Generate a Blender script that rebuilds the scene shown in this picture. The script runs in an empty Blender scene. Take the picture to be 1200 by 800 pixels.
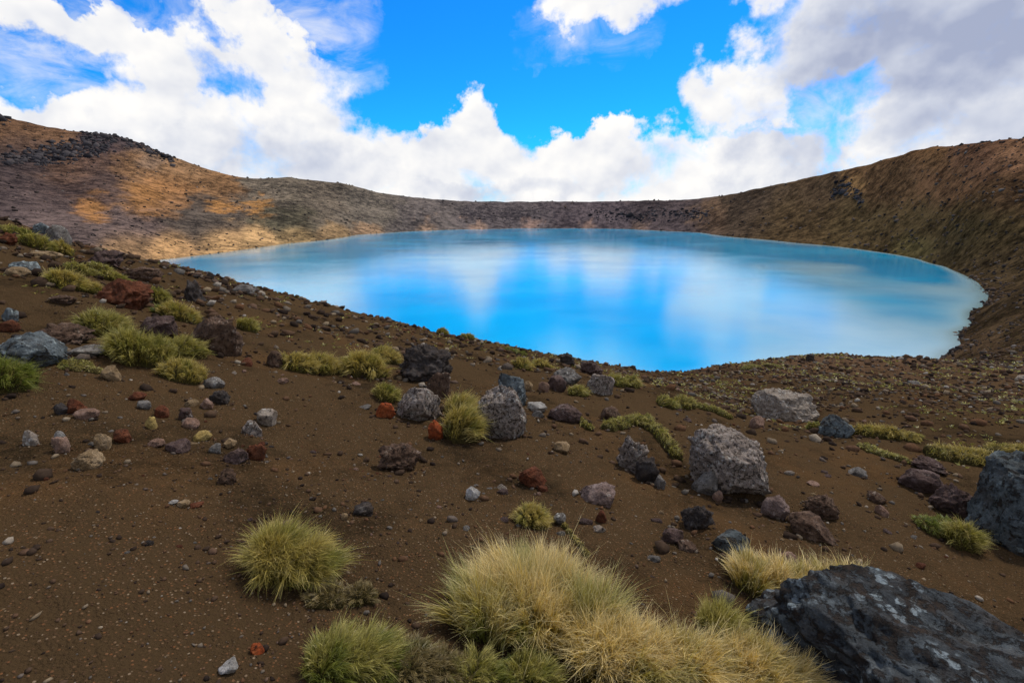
import bpy, bmesh, math
import numpy as np
from mathutils import Vector

# ------------------------------------------------------------------ camera, world, sun
H = 20.0                      # eye level above the lake surface
EYE = 1.65                    # eye above the soil it stands on
F = 600.0                     # focal length in pixels of the 1200 px wide photograph (18 mm on 36 mm)
PITCH = math.atan(160.0 / F)
CP, SP = math.cos(PITCH), math.sin(PITCH)

scene = bpy.context.scene
cam_data = bpy.data.cameras.new('camera')
cam_data.sensor_width = 36.0
cam_data.lens = 18.0
cam_data.clip_start = 0.05
cam_data.clip_end = 20000.0
cam = bpy.data.objects.new('camera', cam_data)
scene.collection.objects.link(cam)
cam.location = (0, 0, H)
cam.rotation_euler = (math.pi / 2 - PITCH, 0, 0)
scene.camera = cam

scene.view_settings.view_transform = 'Standard'
scene.view_settings.look = 'None'
scene.view_settings.gamma = 1.0
scene.view_settings.use_curve_mapping = False
scene.view_settings.exposure = 0.0
scene.cycles.max_bounces = 4
scene.cycles.diffuse_bounces = 2
scene.cycles.glossy_bounces = 2
scene.cycles.use_adaptive_sampling = True
scene.cycles.adaptive_threshold = 0.02

SUN_EL = math.radians(54)
SUN_AZ = math.radians(42)       # measured from +Y (view direction) towards +X; high over the right hill
sun_dir = Vector((math.cos(SUN_EL) * math.sin(SUN_AZ), math.cos(SUN_EL) * math.cos(SUN_AZ), math.sin(SUN_EL)))
sd = bpy.data.lights.new('sun', 'SUN')
sd.energy = 3.2
sd.angle = math.radians(5.0)
sd.color = (1.0, 0.93, 0.83)
sun = bpy.data.objects.new('sun', sd)
scene.collection.objects.link(sun)
sun.location = (0, 0, 60)
sun.rotation_euler = sun_dir.to_track_quat('Z', 'Y').to_euler()


def pix_dir(px, py):
    px = np.asarray(px, float); py = np.asarray(py, float)
    a = (px - 600.0) / F; b = (400.0 - py) / F
    return np.stack([a, CP + b * SP, -SP + b * CP], -1)


def pix_ae(px, py):
    d = pix_dir(px, py)
    return math.atan2(d[0], d[1]), math.atan2(d[2], math.hypot(d[0], d[1]))


class NT:
    """tiny node-tree builder"""
    def __init__(self, tree):
        self.t = tree
    def node(self, typ, **kw):
        n = self.t.nodes.new(typ)
        for k, v in kw.items():
            setattr(n, k, v)
        return n
    def put(self, sock, v):
        if isinstance(v, bpy.types.NodeSocket):
            self.t.links.new(v, sock)
        elif isinstance(v, (tuple, list)):
            v = tuple(v)
            if sock.type == 'RGBA' and len(v) == 3:
                v = v + (1.0,)
            sock.default_value = v
        else:
            sock.default_value = v
    def m(self, op, a, b=0.0, c=0.0, clamp=False):
        n = self.node('ShaderNodeMath', operation=op, use_clamp=clamp)
        self.put(n.inputs[0], a); self.put(n.inputs[1], b); self.put(n.inputs[2], c)
        return n.outputs[0]
    def v(self, op, a, b=(0, 0, 0), s=1.0):
        n = self.node('ShaderNodeVectorMath', operation=op)
        self.put(n.inputs[0], a); self.put(n.inputs[1], b)
        if op == 'SCALE':
            self.put(n.inputs['Scale'], s)
        return n.outputs['Value'] if op in ('DOT_PRODUCT', 'LENGTH', 'DISTANCE') else n.outputs[0]
    def mix(self, f, a, b, blend='MIX'):
        n = self.node('ShaderNodeMix', data_type='RGBA', blend_type=blend)
        self.put(n.inputs[0], f); self.put(n.inputs[6], a); self.put(n.inputs[7], b)
        return n.outputs[2]
    def noise(self, vec, scale, detail=4.0, rough=0.55, dist=0.0, out=0, lac=2.0):
        n = self.node('ShaderNodeTexNoise')
        self.put(n.inputs['Vector'], vec)
        n.inputs['Scale'].default_value = scale
        n.inputs['Detail'].default_value = detail
        n.inputs['Roughness'].default_value = rough
        n.inputs['Lacunarity'].default_value = lac
        n.inputs['Distortion'].default_value = dist
        return n.outputs[out]
    def voro(self, vec, scale, feature='F1', out='Distance', rnd=1.0):
        n = self.node('ShaderNodeTexVoronoi', feature=feature)
        self.put(n.inputs['Vector'], vec)
        n.inputs['Scale'].default_value = scale
        n.inputs['Randomness'].default_value = rnd
        return n.outputs[out]
    def smooth(self, x, a, b, lo=0.0, hi=1.0):
        n = self.node('ShaderNodeMapRange', interpolation_type='SMOOTHSTEP')
        self.put(n.inputs[0], x)
        n.inputs[1].default_value = a; n.inputs[2].default_value = b
        n.inputs[3].default_value = lo; n.inputs[4].default_value = hi
        return n.outputs[0]
    def ramp(self, f, stops, interp='LINEAR'):
        n = self.node('ShaderNodeValToRGB')
        cr = n.color_ramp; cr.interpolation = interp
        while len(cr.elements) < len(stops):
            cr.elements.new(0.5)
        for e, (p, c) in zip(cr.elements, stops):
            e.position = p; e.color = tuple(c) + (1.0,)
        self.put(n.inputs[0], f)
        return n.outputs[0]


# ---- sky: Nishita behind broken cumulus
world = bpy.data.worlds.new('World')
scene.world = world
world.use_nodes = True
world.cycles.sampling_method = 'MANUAL'
world.cycles.sample_map_resolution = 512
wt = world.node_tree
wt.nodes.clear()
W = NT(wt)
sky = W.node('ShaderNodeTexSky', sky_type='NISHITA', sun_disc=False)
sky.sun_elevation = SUN_EL
sky.sun_rotation = SUN_AZ
sky.altitude = 1700.0
sky.air_density = 1.0
sky.dust_density = 0.3
sky.ozone_density = 2.0
SKY_STRENGTH = 0.1
dirv = W.node('ShaderNodeTexCoord').outputs['Generated']
sep = W.node('ShaderNodeSeparateXYZ')
W.put(sep.inputs[0], dirv)
AZ = W.m('ARCTAN2', sep.outputs[0], sep.outputs[1])
EL = W.m('ARCSINE', sep.outputs[2])
# warp the angular coordinates with noise so that no cloud outline is an ellipse
wn = W.node('ShaderNodeTexNoise')
W.put(wn.inputs['Vector'], dirv); wn.inputs['Scale'].default_value = 7.0; wn.inputs['Detail'].default_value = 6.0; wn.inputs['Roughness'].default_value = 0.6
wsep = W.node('ShaderNodeSeparateColor'); W.put(wsep.inputs[0], wn.outputs[1])
AZ = W.m('ADD', AZ, W.m('MULTIPLY', W.m('SUBTRACT', wsep.outputs[0], 0.5), 0.30))
ELW = W.m('ADD', EL, W.m('MULTIPLY', W.m('SUBTRACT', wsep.outputs[1], 0.5), 0.24))


def blob(cx, cy, rx, ry, w=1.0):
    a, e = pix_ae(cx, cy)
    a0, e0 = pix_ae(cx - rx, cy); a1, e1 = pix_ae(cx + rx, cy)
    _, e2 = pix_ae(cx, cy - ry); _, e3 = pix_ae(cx, cy + ry)
    dx = W.m('MULTIPLY', W.m('SUBTRACT', AZ, a), 2.0 / (a1 - a0))
    dy = W.m('MULTIPLY', W.m('SUBTRACT', ELW, e), 2.0 / (e2 - e3))
    d = W.m('ADD', W.m('MULTIPLY', dx, dx), W.m('MULTIPLY', dy, dy))
    return W.m('MULTIPLY', W.m('MAXIMUM', W.m('SUBTRACT', 1.0, d), -1.0), w)


def union(blobs):
    r = None
    for b in blobs:
        s = blob(*b)
        if r is None:
            r = s
        else:
            n = W.node('ShaderNodeMath', operation='SMOOTH_MAX')
            W.put(n.inputs[0], r); W.put(n.inputs[1], s); n.inputs[2].default_value = 0.35
            r = n.outputs[0]
    return r


CLOUDS = [(250, 140, 185, 125), (275, 45, 100, 75), (60, 25, 90, 45), (150, 70, 110, 38), (20, 135, 130, 45),
          (380, 185, 110, 70), (560, 205, 190, 50), (543, 150, 42, 38), (760, 205, 230, 48), (690, 170, 70, 26),
          (695, 2, 95, 52, 0.9), (892, 108, 95, 60), (1080, 60, 230, 135), (1130, 170, 190, 70), (860, 205, 120, 55),
          (960, -10, 110, 60), (600, 236, 1000, 30)]
HOLES = [(35, 78, 120, 48, 1.0), (175, 5, 110, 30, 0.9), (268, 76, 50, 34, 0.55), (985, 120, 60, 45, 0.6), (375, 25, 40, 60, 0.7)]
GREYS = [(1130, 45, 290, 130, 1.2), (930, 185, 90, 60, 0.75), (360, 190, 130, 60, 0.55), (1130, 150, 160, 50, 0.7), (590, 225, 120, 22, 0.45),
         (230, 175, 170, 40, 0.4)]
cover = union(CLOUDS)
# the same kind of broken cloud goes on all round, outside the part of the sky in view
inwin = W.m('MULTIPLY', W.smooth(EL, 0.30, 0.42, 1.0, 0.0), W.smooth(W.m('ABSOLUTE', AZ), 0.82, 0.98, 1.0, 0.0))
generic = W.m('MULTIPLY', W.m('SUBTRACT', W.noise(dirv, 1.7, 2.0), 0.43), 5.0)
cover = W.m('ADD', W.m('MULTIPLY', cover, inwin), W.m('MULTIPLY', generic, W.m('SUBTRACT', 1.0, inwin)))
hole = W.m('MAXIMUM', union(HOLES), 0.0)
cover = W.m('SUBTRACT', W.m('MINIMUM', W.m('MULTIPLY', cover, 1.9), 1.05), W.m('MULTIPLY', W.m('MULTIPLY', hole, 1.75), inwin))
up = Vector((-0.35, 0.0, 1.0)).normalized()
P1 = W.v('MULTIPLY', dirv, (1.0, 1.0, 1.25))
P2 = W.v('ADD', P1, tuple(up * 0.022))
n1 = W.noise(P1, 8.5, 8.0, 0.60, 0.3)
r1 = W.noise(P1, 8.0, 4.0, 0.48)
r2 = W.noise(P2, 8.0, 4.0, 0.48)
dens = W.m('ADD', cover, W.m('MULTIPLY', W.m('SUBTRACT', n1, 0.5), 3.3))
alpha = W.smooth(dens, -0.32, 0.92)
# thin torn veil in the gaps of the left-hand cloud and round its edge
veil = W.m('MULTIPLY', W.m('MAXIMUM', union([(110, 50, 260, 100), (360, 60, 90, 110), (1000, 110, 120, 90), (680, 40, 110, 60, 0.7)]), 0.0), W.smooth(W.noise(W.v('MULTIPLY', dirv, (1.0, 1.0, 2.2)), 9.0, 7.0, 0.62, 0.8), 0.36, 0.72))
alpha = W.m('MAXIMUM', alpha, W.m('MULTIPLY', W.m('MULTIPLY', veil, inwin), 0.75))
# lit puffs against shaded hollows, deeper grey where the cloud is thick
relief = W.m('MULTIPLY', W.m('SUBTRACT', r1, r2), 1.7)
soft = W.noise(P1, 3.2, 3.0, 0.5)
gmask = W.m('MULTIPLY', W.m('MAXIMUM', union(GREYS), 0.0), inwin)
lightf = W.m('ADD', 0.82, relief)
lightf = W.m('ADD', lightf, W.m('MULTIPLY', W.m('SUBTRACT', soft, 0.5), 0.35))
lightf = W.m('SUBTRACT', lightf, W.m('MULTIPLY', gmask, 0.66), clamp=True)
ccol = W.ramp(lightf, [(0.0, (3.9, 4.4, 6.0)), (0.4, (6.3, 6.7, 7.8)), (0.75, (8.9, 8.95, 9.2)), (1.0, (10.4, 10.2, 9.9))])
skycol = W.mix(1.0, sky.outputs[0], (0.07, 0.98, 1.9), 'MULTIPLY')
fin = W.mix(alpha, skycol, ccol)
bg = W.node('ShaderNodeBackground')
W.put(bg.inputs[0], fin)
bg.inputs[1].default_value = SKY_STRENGTH
wo = W.node('ShaderNodeOutputWorld')
wt.links.new(bg.outputs[0], wo.inputs[0])

# ------------------------------------------------------------------ numeric helpers
rng = np.random.default_rng(7)
_G = np.random.default_rng(99).normal(size=(512, 3))
_G /= np.linalg.norm(_G, axis=1)[:, None]


def perlin(p):
    """gradient noise for an (n,3) array, about -1..1"""
    i = np.floor(p).astype(np.int64); f = p - i
    u = f * f * f * (f * (f * 6 - 15) + 10)
    r = 0.0
    for dx in (0, 1):
        wx = u[:, 0] if dx else 1 - u[:, 0]
        for dy in (0, 1):
            wy = u[:, 1] if dy else 1 - u[:, 1]
            for dz in (0, 1):
                wz = u[:, 2] if dz else 1 - u[:, 2]
                h = ((i[:, 0] + dx) * 73856093) ^ ((i[:, 1] + dy) * 19349663) ^ ((i[:, 2] + dz) * 83492791)
                h = (h ^ (h >> 13)) * 1274126177
                g = _G[(h ^ (h >> 16)) & 511]
                d = g[:, 0] * (f[:, 0] - dx) + g[:, 1] * (f[:, 1] - dy) + g[:, 2] * (f[:, 2] - dz)
                r = r + wx * wy * wz * d
    return r * 1.5


def fbm(p, oct=4, gain=0.5, lac=2.03):
    s = 0.0; a = 1.0
    for k in range(oct):
        s = s + a * perlin(p + 17.3 * k)
        p = p * lac; a *= gain
    return s


def sstep(x, a, b):
    t = np.clip((x - a) / (b - a), 0, 1)
    return t * t * (3 - 2 * t)


# ------------------------------------------------------------------ the lie of the land
# s(azimuth, ln r) = (z - (H - EYE)) / r, fitted through points read off the photograph
ctrl = []          # (azimuth, r, z)


def cpix(px, py, r=None, z=None):
    d = pix_dir(px, py); h = math.hypot(d[0], d[1]); q = d[2] / h
    if r is None:
        r = (z - H) / q
    ctrl.append((math.atan2(d[0], d[1]), r, H + q * r))


def cpol(deg, r, z):
    ctrl.append((math.radians(deg), r, z))


def col_az(px):
    return math.atan((px - 600.0) / F / 1.0)


# foreground slope by direction
for deg, s in [(-52, .09), (-44, .06), (-36, .02), (-27, -.03), (-14, -.085), (0, -.13), (14, -.16), (27, -.185), (37, -.20), (46, -.215), (56, -.22)]:
    for r in (0.9, 1.7, 3.0, 5.2):
        cpol(deg, r, H - EYE + s * r)
for deg, s in [(75, -.20), (100, -.15), (130, -.05), (160, .05), (180, .09), (-160, .13), (-130, .16), (-100, .16), (-75, .13)]:
    for r in (0.9, 3, 8):
        cpol(deg, r, H - EYE + s * r)
    cpol(deg, 60, 18 + s * 60); cpol(deg, 400, 30 + max(s, 0) * 200); cpol(deg, 2500, -60); cpol(deg, 12000, -250)
# the near brow against the lake, left to right
for px, py, r in [(-60, 236, 17), (0, 262, 17), (60, 285, 18), (120, 307, 20), (180, 321, 21), (250, 334, 22), (330, 356, 21), (400, 371, 20), (460, 381, 18),
                  (520, 389, 16), (560, 398, 14.5), (610, 413, 13), (660, 423, 12), (720, 438, 11.4), (775, 447, 11)]:
    cpix(px, py, r)
    a = pix_ae(px, py)
    z = H + math.tan(a[1]) * r
    cpol(math.degrees(a[0]), r * 1.55, z - 0.17 * r)
# the slope below the brow, down to the hidden near shore
for deg, r in [(-40, 95), (-30, 80), (-20, 66), (-10, 58), (0, 52), (10, 48), (18, 48)]:
    cpol(deg, r, 0.4)
    cpol(deg, r * 1.25, -2.5)
for deg, r, z in [(-50, 60, 10), (-44, 60, 9), (-44, 110, 4), (-50, 110, 6), (-33, 135, -1.0), (-36, 140, -0.8), (-40, 150, 0.6), (-44, 170, 2.5), (-50, 180, 6)]:
    cpol(deg, r, z)
# the lower bench on the right and its edge over the water
for px, py, r in [(800, 436, 24), (850, 428, 30), (900, 423, 36), (940, 421, 42), (1000, 425, 50), (1050, 430, 60)]:
    cpix(px, py, r)
for px, py, r in [(850, 470, 11.5), (950, 462, 13.5), (1050, 470, 13), (1150, 478, 13), (1210, 482, 13), (950, 440, 23), (1050, 445, 26), (1150, 440, 30), (1210, 440, 33)]:
    cpix(px, py, r)
cpol(20, 52, 0.2); cpol(24, 60, .2); cpol(28, 64, .1); cpol(22, 66, -2.5); cpol(28, 74, -2)
# open shoreline
SHORE = [(1090, 429), (1128, 405), (1140, 380), (1150, 360), (1158, 344), (1147, 332), (1130, 322), (1107, 312), (1080, 304.5), (1042, 297), (1000, 291), (950, 286), (900, 281), (820, 272.5),
         (740, 268.5), (680, 267.5), (610, 267.5), (540, 269), (480, 271), (420, 275), (340, 285), (270, 294.5), (210, 302), (150, 311)]
for p in SHORE:
    cpix(p[0], p[1], z=0.0)
# lake bed, raised at right and left to carry the pale painted reflections
for px, py, z in [(1060, 395, -1.2), (1100, 345, -1.2), (1000, 320, -2.6), (1000, 380, -1.8), (950, 350, -2.4), (900, 400, -2.6), (900, 300, -4), (780, 400, -6), (760, 290, -7), (600, 380, -6), (600, 280, -7), (450, 340, -6),
                  (450, 288, -5), (330, 310, -2.4), (250, 312, -2.5), (215, 308, -1.6), (180, 311, -1.2), (600, 320, -9), (850, 340, -4.5)]:
    cpix(px, py, z=z)
# far shore slopes and skyline: foot, two contours and crest by column, filled in between
SKYL = [(-80, 118), (0, 135), (25, 142), (50, 149), (120, 156), (150, 162), (190, 179), (230, 194), (260, 204), (300, 210), (335, 208), (400, 215), (450, 226), (500, 233), (540, 236),
        (600, 237), (700, 237), (800, 235), (850, 229), (900, 219), (950, 208), (1000, 197), (1050, 185), (1100, 173), (1150, 168), (1200, 165), (1270, 160)]
SKYR = [(-80, 560), (50, 540), (190, 500), (330, 480), (480, 510), (600, 520), (700, 520), (800, 495), (890, 455), (980, 405), (1060, 350), (1150, 305), (1200, 285), (1270, 275)]
FOOT = [(-80, 262, 215), (0, 285, 215), (50, 288, 215), (120, 296, 215), (180, 302, 215)]
for px in range(-80, 1271, 30):
    py = np.interp(px, *zip(*SKYL)); rc = np.interp(px, *zip(*SKYR))
    if px <= 160:
        fy = np.interp(px, [q[0] for q in FOOT], [q[1] for q in FOOT]); fr = 215.0
    elif px <= 1090:
        so = sorted(SHORE[6:]); fy = np.interp(px, *zip(*so))
        d = pix_dir(px, fy); fr = -H / (d[2] / math.hypot(d[0], d[1]))
    elif px <= 1165:
        fy, fr = 0, 0
    if px > 1090:
        fy = np.interp(px, [1090, 1130, 1270], [305, 315, 318]); fr = np.interp(px, [1090, 1130, 1270], [235, 185, 150])
    for t in ((.4, .75) if px > 190 else (.25, .55, .8)):
        e = 0.85 if 190 < px < 900 else 1.0
        cpix(px, fy + (py - fy) * t ** e, fr + (rc - fr) * t)
    cpix(px, py, rc)
    a, e = pix_ae(px, py)
    cpol(math.degrees(a), rc * 1.22, H + math.tan(e) * rc - 0.10 * rc)
for px, py, r in [(1200, 422, 66), (1200, 380, 88), (1200, 345, 112), (1260, 420, 66), (1260, 345, 110), (1165, 400, 84), (1180, 345, 125), (0, 270, 250), (60, 285, 230), (120, 290, 222)]:
    cpix(px, py, r)
for deg in (-48, -30, -15, 0, 15, 30, 48):
    cpol(deg, 1600, -40); cpol(deg, 5000, -120); cpol(deg, 12000, -250)

_c = np.array(ctrl)
_keep = []
for k in range(len(_c)):
    e = np.array([math.cos(_c[k, 0]), math.sin(_c[k, 0]), math.log(_c[k, 1]) * 0.8])
    if all(np.linalg.norm(e - q) > 0.012 for q, _ in _keep):
        _keep.append((e, k))
KS, KV = 1.5, 0.8
C_az, C_r, C_z = _c[[k for _, k in _keep]].T


def embed(az, r):
    return np.stack([KS * np.cos(az), KS * np.sin(az), KV * np.log(r)], -1)


C_e = embed(C_az, C_r)
C_s = (C_z - (H - EYE)) / C_r


def _kern(d):
    return d * d * np.log(d + 1e-9)


_n = len(C_e)
_A = np.zeros((_n + 4, _n + 4))
_A[:_n, :_n] = _kern(np.linalg.norm(C_e[:, None] - C_e[None], axis=-1)) + np.eye(_n) * 2e-4
_A[:_n, _n] = 1; _A[:_n, _n + 1:] = C_e
_A[_n:, :_n] = _A[:_n, _n:].T
_w = np.linalg.solve(_A, np.concatenate([C_s, np.zeros(4)]))


def base_height(x, y):
    r = np.maximum(np.hypot(x, y), 0.5); az = np.arctan2(x, y)
    out = np.empty(r.shape)
    for i in range(0, len(r), 20000):
        e = embed(az[i:i + 20000], r[i:i + 20000])
        d2 = (e ** 2).sum(1)[:, None] + (C_e ** 2).sum(1)[None] - 2 * e @ C_e.T
        d2 = np.maximum(d2, 1e-12)
        out[i:i + 20000] = (0.5 * d2 * np.log(d2)) @ _w[:_n] + _w[_n] + e @ _w[_n + 1:]
    return H - EYE + out * r


def height(x, y):
    x = np.atleast_1d(np.asarray(x, float)); y = np.atleast_1d(np.asarray(y, float))
    r = np.hypot(x, y)
    z = base_height(x, y)
    damp = 0.15 + 0.85 * sstep(np.abs(z), 0.3, 4.0)
    damp = np.where(r < 180, np.maximum(damp, 0.6 - 0.45 * sstep(r, 110, 180)), damp)
    p = np.stack([x, y, np.zeros_like(x)], -1)
    z = z + damp * (0.05 * fbm(p / 1.1, 5, 0.55) + 0.011 * sstep(r, 14, 7) * fbm(p / 0.16 + 41, 3, 0.6)
                    + 0.10 * sstep(r, 2.2, 4) * fbm(p / 2.3 + 23, 3) * sstep(r, 60, 25) + 0.16 * sstep(r, 5, 14) * sstep(r, 70, 35) * fbm(p / 3.7 + 5, 2)
                    + 0.55 * sstep(r, 25, 70) * fbm(p / 11.0 + 9, 2)
                    + (0.35 + 0.75 * sstep(x, 60, -140)) * sstep(r, 110, 260) * fbm(p / 34.0 + 3, 3, 0.5))
    return z


def ground_at(px, py, rmin=1.0, rmax=900.0, n=700):
    """first hit of the photo ray through a pixel with the ground"""
    d = pix_dir(px, py); h = np.hypot(d[..., 0], d[..., 1])
    r = np.exp(np.linspace(math.log(rmin), math.log(rmax), n))
    x = d[0] / h * r; y = d[1] / h * r; zr = H + d[2] / h * r
    g = base_height(x, y)
    k = np.nonzero(zr <= g)[0]
    if len(k) == 0:
        return None
    k = k[0]
    if k > 0:
        a = (zr[k - 1] - g[k - 1]); b = (g[k] - zr[k]); t = a / (a + b + 1e-9)
        rr = r[k - 1] + (r[k] - r[k - 1]) * t
    else:
        rr = r[0]
    X, Y = d[0] / h * rr, d[1] / h * rr
    return np.array([X, Y, height(X, Y)[0]])


def project(P):
    """world points -> photo pixels (used to look up where a soil colour lies)"""
    x, y, z = P[:, 0], P[:, 1], P[:, 2] - H
    dep = y * CP - z * SP; upc = y * SP + z * CP
    dep = np.where(dep > 0.05, dep, 0.05)
    return 600 + F * x / dep, 400 - F * upc / dep, dep

# ------------------------------------------------------------------ scene helpers
COL = scene.collection


def put_mesh(name, co, tris=None, quads=None, mat=None, smooth=True, attrs=None, parent=None):
    me = bpy.data.meshes.new(name)
    nt = 0 if tris is None else len(tris); nq = 0 if quads is None else len(quads)
    me.vertices.add(len(co))
    me.vertices.foreach_set('co', np.ascontiguousarray(co, np.float32).ravel())
    me.loops.add(nt * 3 + nq * 4)
    li = []
    if nt: li.append(np.asarray(tris, np.int32).ravel())
    if nq: li.append(np.asarray(quads, np.int32).ravel())
    me.loops.foreach_set('vertex_index', np.concatenate(li))
    me.polygons.add(nt + nq)
    st = np.concatenate([np.arange(nt) * 3, nt * 3 + np.arange(nq) * 4]).astype(np.int32)
    me.polygons.foreach_set('loop_start', st)
    me.update(calc_edges=True)
    me.validate()
    if smooth:
        me.polygons.foreach_set('use_smooth', np.ones(nt + nq, bool))
    for k, v in (attrs or {}).items():
        if v.ndim == 2:
            a = me.attributes.new(k, 'FLOAT_COLOR', 'POINT')
            c4 = np.ones((len(v), 4), np.float32); c4[:, :v.shape[1]] = v
            a.data.foreach_set('color', c4.ravel())
        else:
            a = me.attributes.new(k, 'FLOAT', 'POINT')
            a.data.foreach_set('value', v.astype(np.float32))
    if mat:
        me.materials.append(mat)
    ob = bpy.data.objects.new(name, me)
    COL.objects.link(ob)
    if parent:
        ob.parent = parent
    return ob


def tag(o, label=None, cat=None, group=None, kind=None):
    if label: o['label'] = label
    if cat: o['category'] = cat
    if group: o['group'] = group
    if kind: o['kind'] = kind
    return o


def new_mat(name):
    m = bpy.data.materials.new(name)
    m.use_nodes = True
    m.node_tree.nodes.clear()
    n = NT(m.node_tree)
    n.out = n.node('ShaderNodeOutputMaterial')
    return m, n


def principled(n, col, rough=0.9, spec=0.2, normal=None):
    p = n.node('ShaderNodeBsdfPrincipled')
    n.put(p.inputs['Base Color'], col)
    n.put(p.inputs['Roughness'], rough)
    n.put(p.inputs['Specular IOR Level'], spec)
    if normal is not None:
        n.put(p.inputs['Normal'], normal)
    n.t.links.new(p.outputs[0], n.out.inputs[0])
    return p


def bump(n, h, strength=0.5, dist=0.02, normal=None):
    b = n.node('ShaderNodeBump')
    b.inputs['Strength'].default_value = strength
    b.inputs['Distance'].default_value = dist
    n.put(b.inputs['Height'], h)
    if normal is not None:
        n.put(b.inputs['Normal'], normal)
    return b.outputs[0]


def attr(n, name, out='Color'):
    a = n.node('ShaderNodeAttribute', attribute_name=name)
    return a.outputs[out]


# ------------------------------------------------------------------ materials of the ground
def lin(r, g, b):
    c = np.array([r, g, b]) / 255.0
    return np.where(c < 0.04045, c / 12.92, ((c + 0.055) / 1.055) ** 2.4)


def soil_material():
    m, n = new_mat('volcanic_soil')
    pos = n.node('ShaderNodeNewGeometry').outputs['Position']
    base = attr(n, 'soil')
    d = attr(n, 'range_m', 'Fac')
    far = n.smooth(d, 12.0, 60.0)
    vfar = n.smooth(d, 60.0, 160.0)
    # near: crumbly ash with grit of several colours
    big = n.noise(pos, 0.9, 5.0, 0.6)
    med = n.noise(pos, 7.0, 6.0, 0.65)
    fine = n.noise(pos, 60.0, 5.0, 0.7)
    k = n.m('ADD', n.m('ADD', n.m('MULTIPLY', n.m('ADD', n.m('MULTIPLY', n.m('SUBTRACT', big, 0.5), 1.9), 0.5), 0.9), n.m('MULTIPLY', med, 0.8)), n.m('MULTIPLY', fine, 0.9))
    k = n.m('MULTIPLY', n.m('SUBTRACT', k, 0.62), 1.5)                 # about 0.35 .. 1.7
    rust = n.smooth(n.noise(pos, 0.55, 4.0, 0.6), 0.52, 0.72)
    near = n.mix(n.m('MULTIPLY', rust, 0.55), base, (0.050, 0.028, 0.012))
    grit = n.voro(pos, 75.0, 'F1', 'Color')
    gd = n.voro(pos, 75.0, 'F1', 'Distance')
    gs = n.node('ShaderNodeSeparateColor'); n.put(gs.inputs[0], grit)
    gcol = n.ramp(gs.outputs[0], [(0.0, (0.03, 0.018, 0.011)), (0.45, (0.06, 0.036, 0.02)), (0.7, (0.10, 0.045, 0.02)), (0.86, (0.095, 0.066, 0.04)), (1.0, (0.15, 0.12, 0.085))])
    gm = n.m('MULTIPLY', n.smooth(gd, 0.28, 0.42, 1.0, 0.0), n.smooth(gs.outputs[1], 0.45, 0.55))
    gm = n.m('MULTIPLY', gm, n.smooth(d, 2.5, 9.0, 0.75, 0.2))
    near = n.mix(gm, near, gcol)
    near = n.mix(1.0, near, n.ramp(k, [(0.0, (0.25, 0.25, 0.26)), (0.5, (0.95, 0.95, 0.95)), (1.0, (2.2, 2.05, 1.9))]), 'MULTIPLY')
    # far: mottled scree, ash and low plants
    s1 = n.noise(pos, 0.22, 6.0, 0.72)
    s2 = n.noise(n.v('MULTIPLY', pos, (1, 1, 0.5)), 1.1, 5.0, 0.75)
    s3 = n.noise(pos, 0.03, 4.0, 0.6)
    fk = n.m('ADD', n.m('ADD', n.m('MULTIPLY', s1, 1.25), n.m('MULTIPLY', s2, 1.0)), n.m('MULTIPLY', s3, 0.6))
    fk = n.ramp(n.m('ADD', n.m('MULTIPLY', n.m('SUBTRACT', fk, 1.425), 1.9), 0.5), [(0.0, (0.22, 0.23, 0.26)), (0.35, (0.62, 0.62, 0.63)), (0.55, (1.1, 1.08, 1.02)), (1.0, (2.1, 2.0, 1.85))])
    farc = n.mix(1.0, base, fk, 'MULTIPLY')
    mid = n.noise(pos, 2.6, 5.0, 0.7)
    olive = n.m('MULTIPLY', n.smooth(mid, 0.5, 0.68), n.m('MULTIPLY', n.m('SUBTRACT', 1.0, vfar), 0.55))
    farc = n.mix(olive, farc, (0.085, 0.070, 0.018))
    col = n.mix(far, near, farc)
    # relief
    hn = n.m('ADD', n.m('MULTIPLY', med, 0.55), n.m('MULTIPLY', fine, 0.22))
    hn = n.m('SUBTRACT', hn, n.m('MULTIPLY', gd, 0.10))
    b1 = bump(n, hn, 1.0, 0.09)
    hf = n.m('ADD', n.m('MULTIPLY', s2, 1.0), n.m('MULTIPLY', mid, 0.35))
    bd = n.node('ShaderNodeBump'); n.put(bd.inputs['Height'], hf); n.put(bd.inputs['Strength'], n.m('MULTIPLY', far, 0.75)); bd.inputs['Distance'].default_value = 0.7
    n.put(bd.inputs['Normal'], b1)
    principled(n, col, 1.0, 0.0, bd.outputs[0])
    return m


M_SOIL = soil_material()

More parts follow.
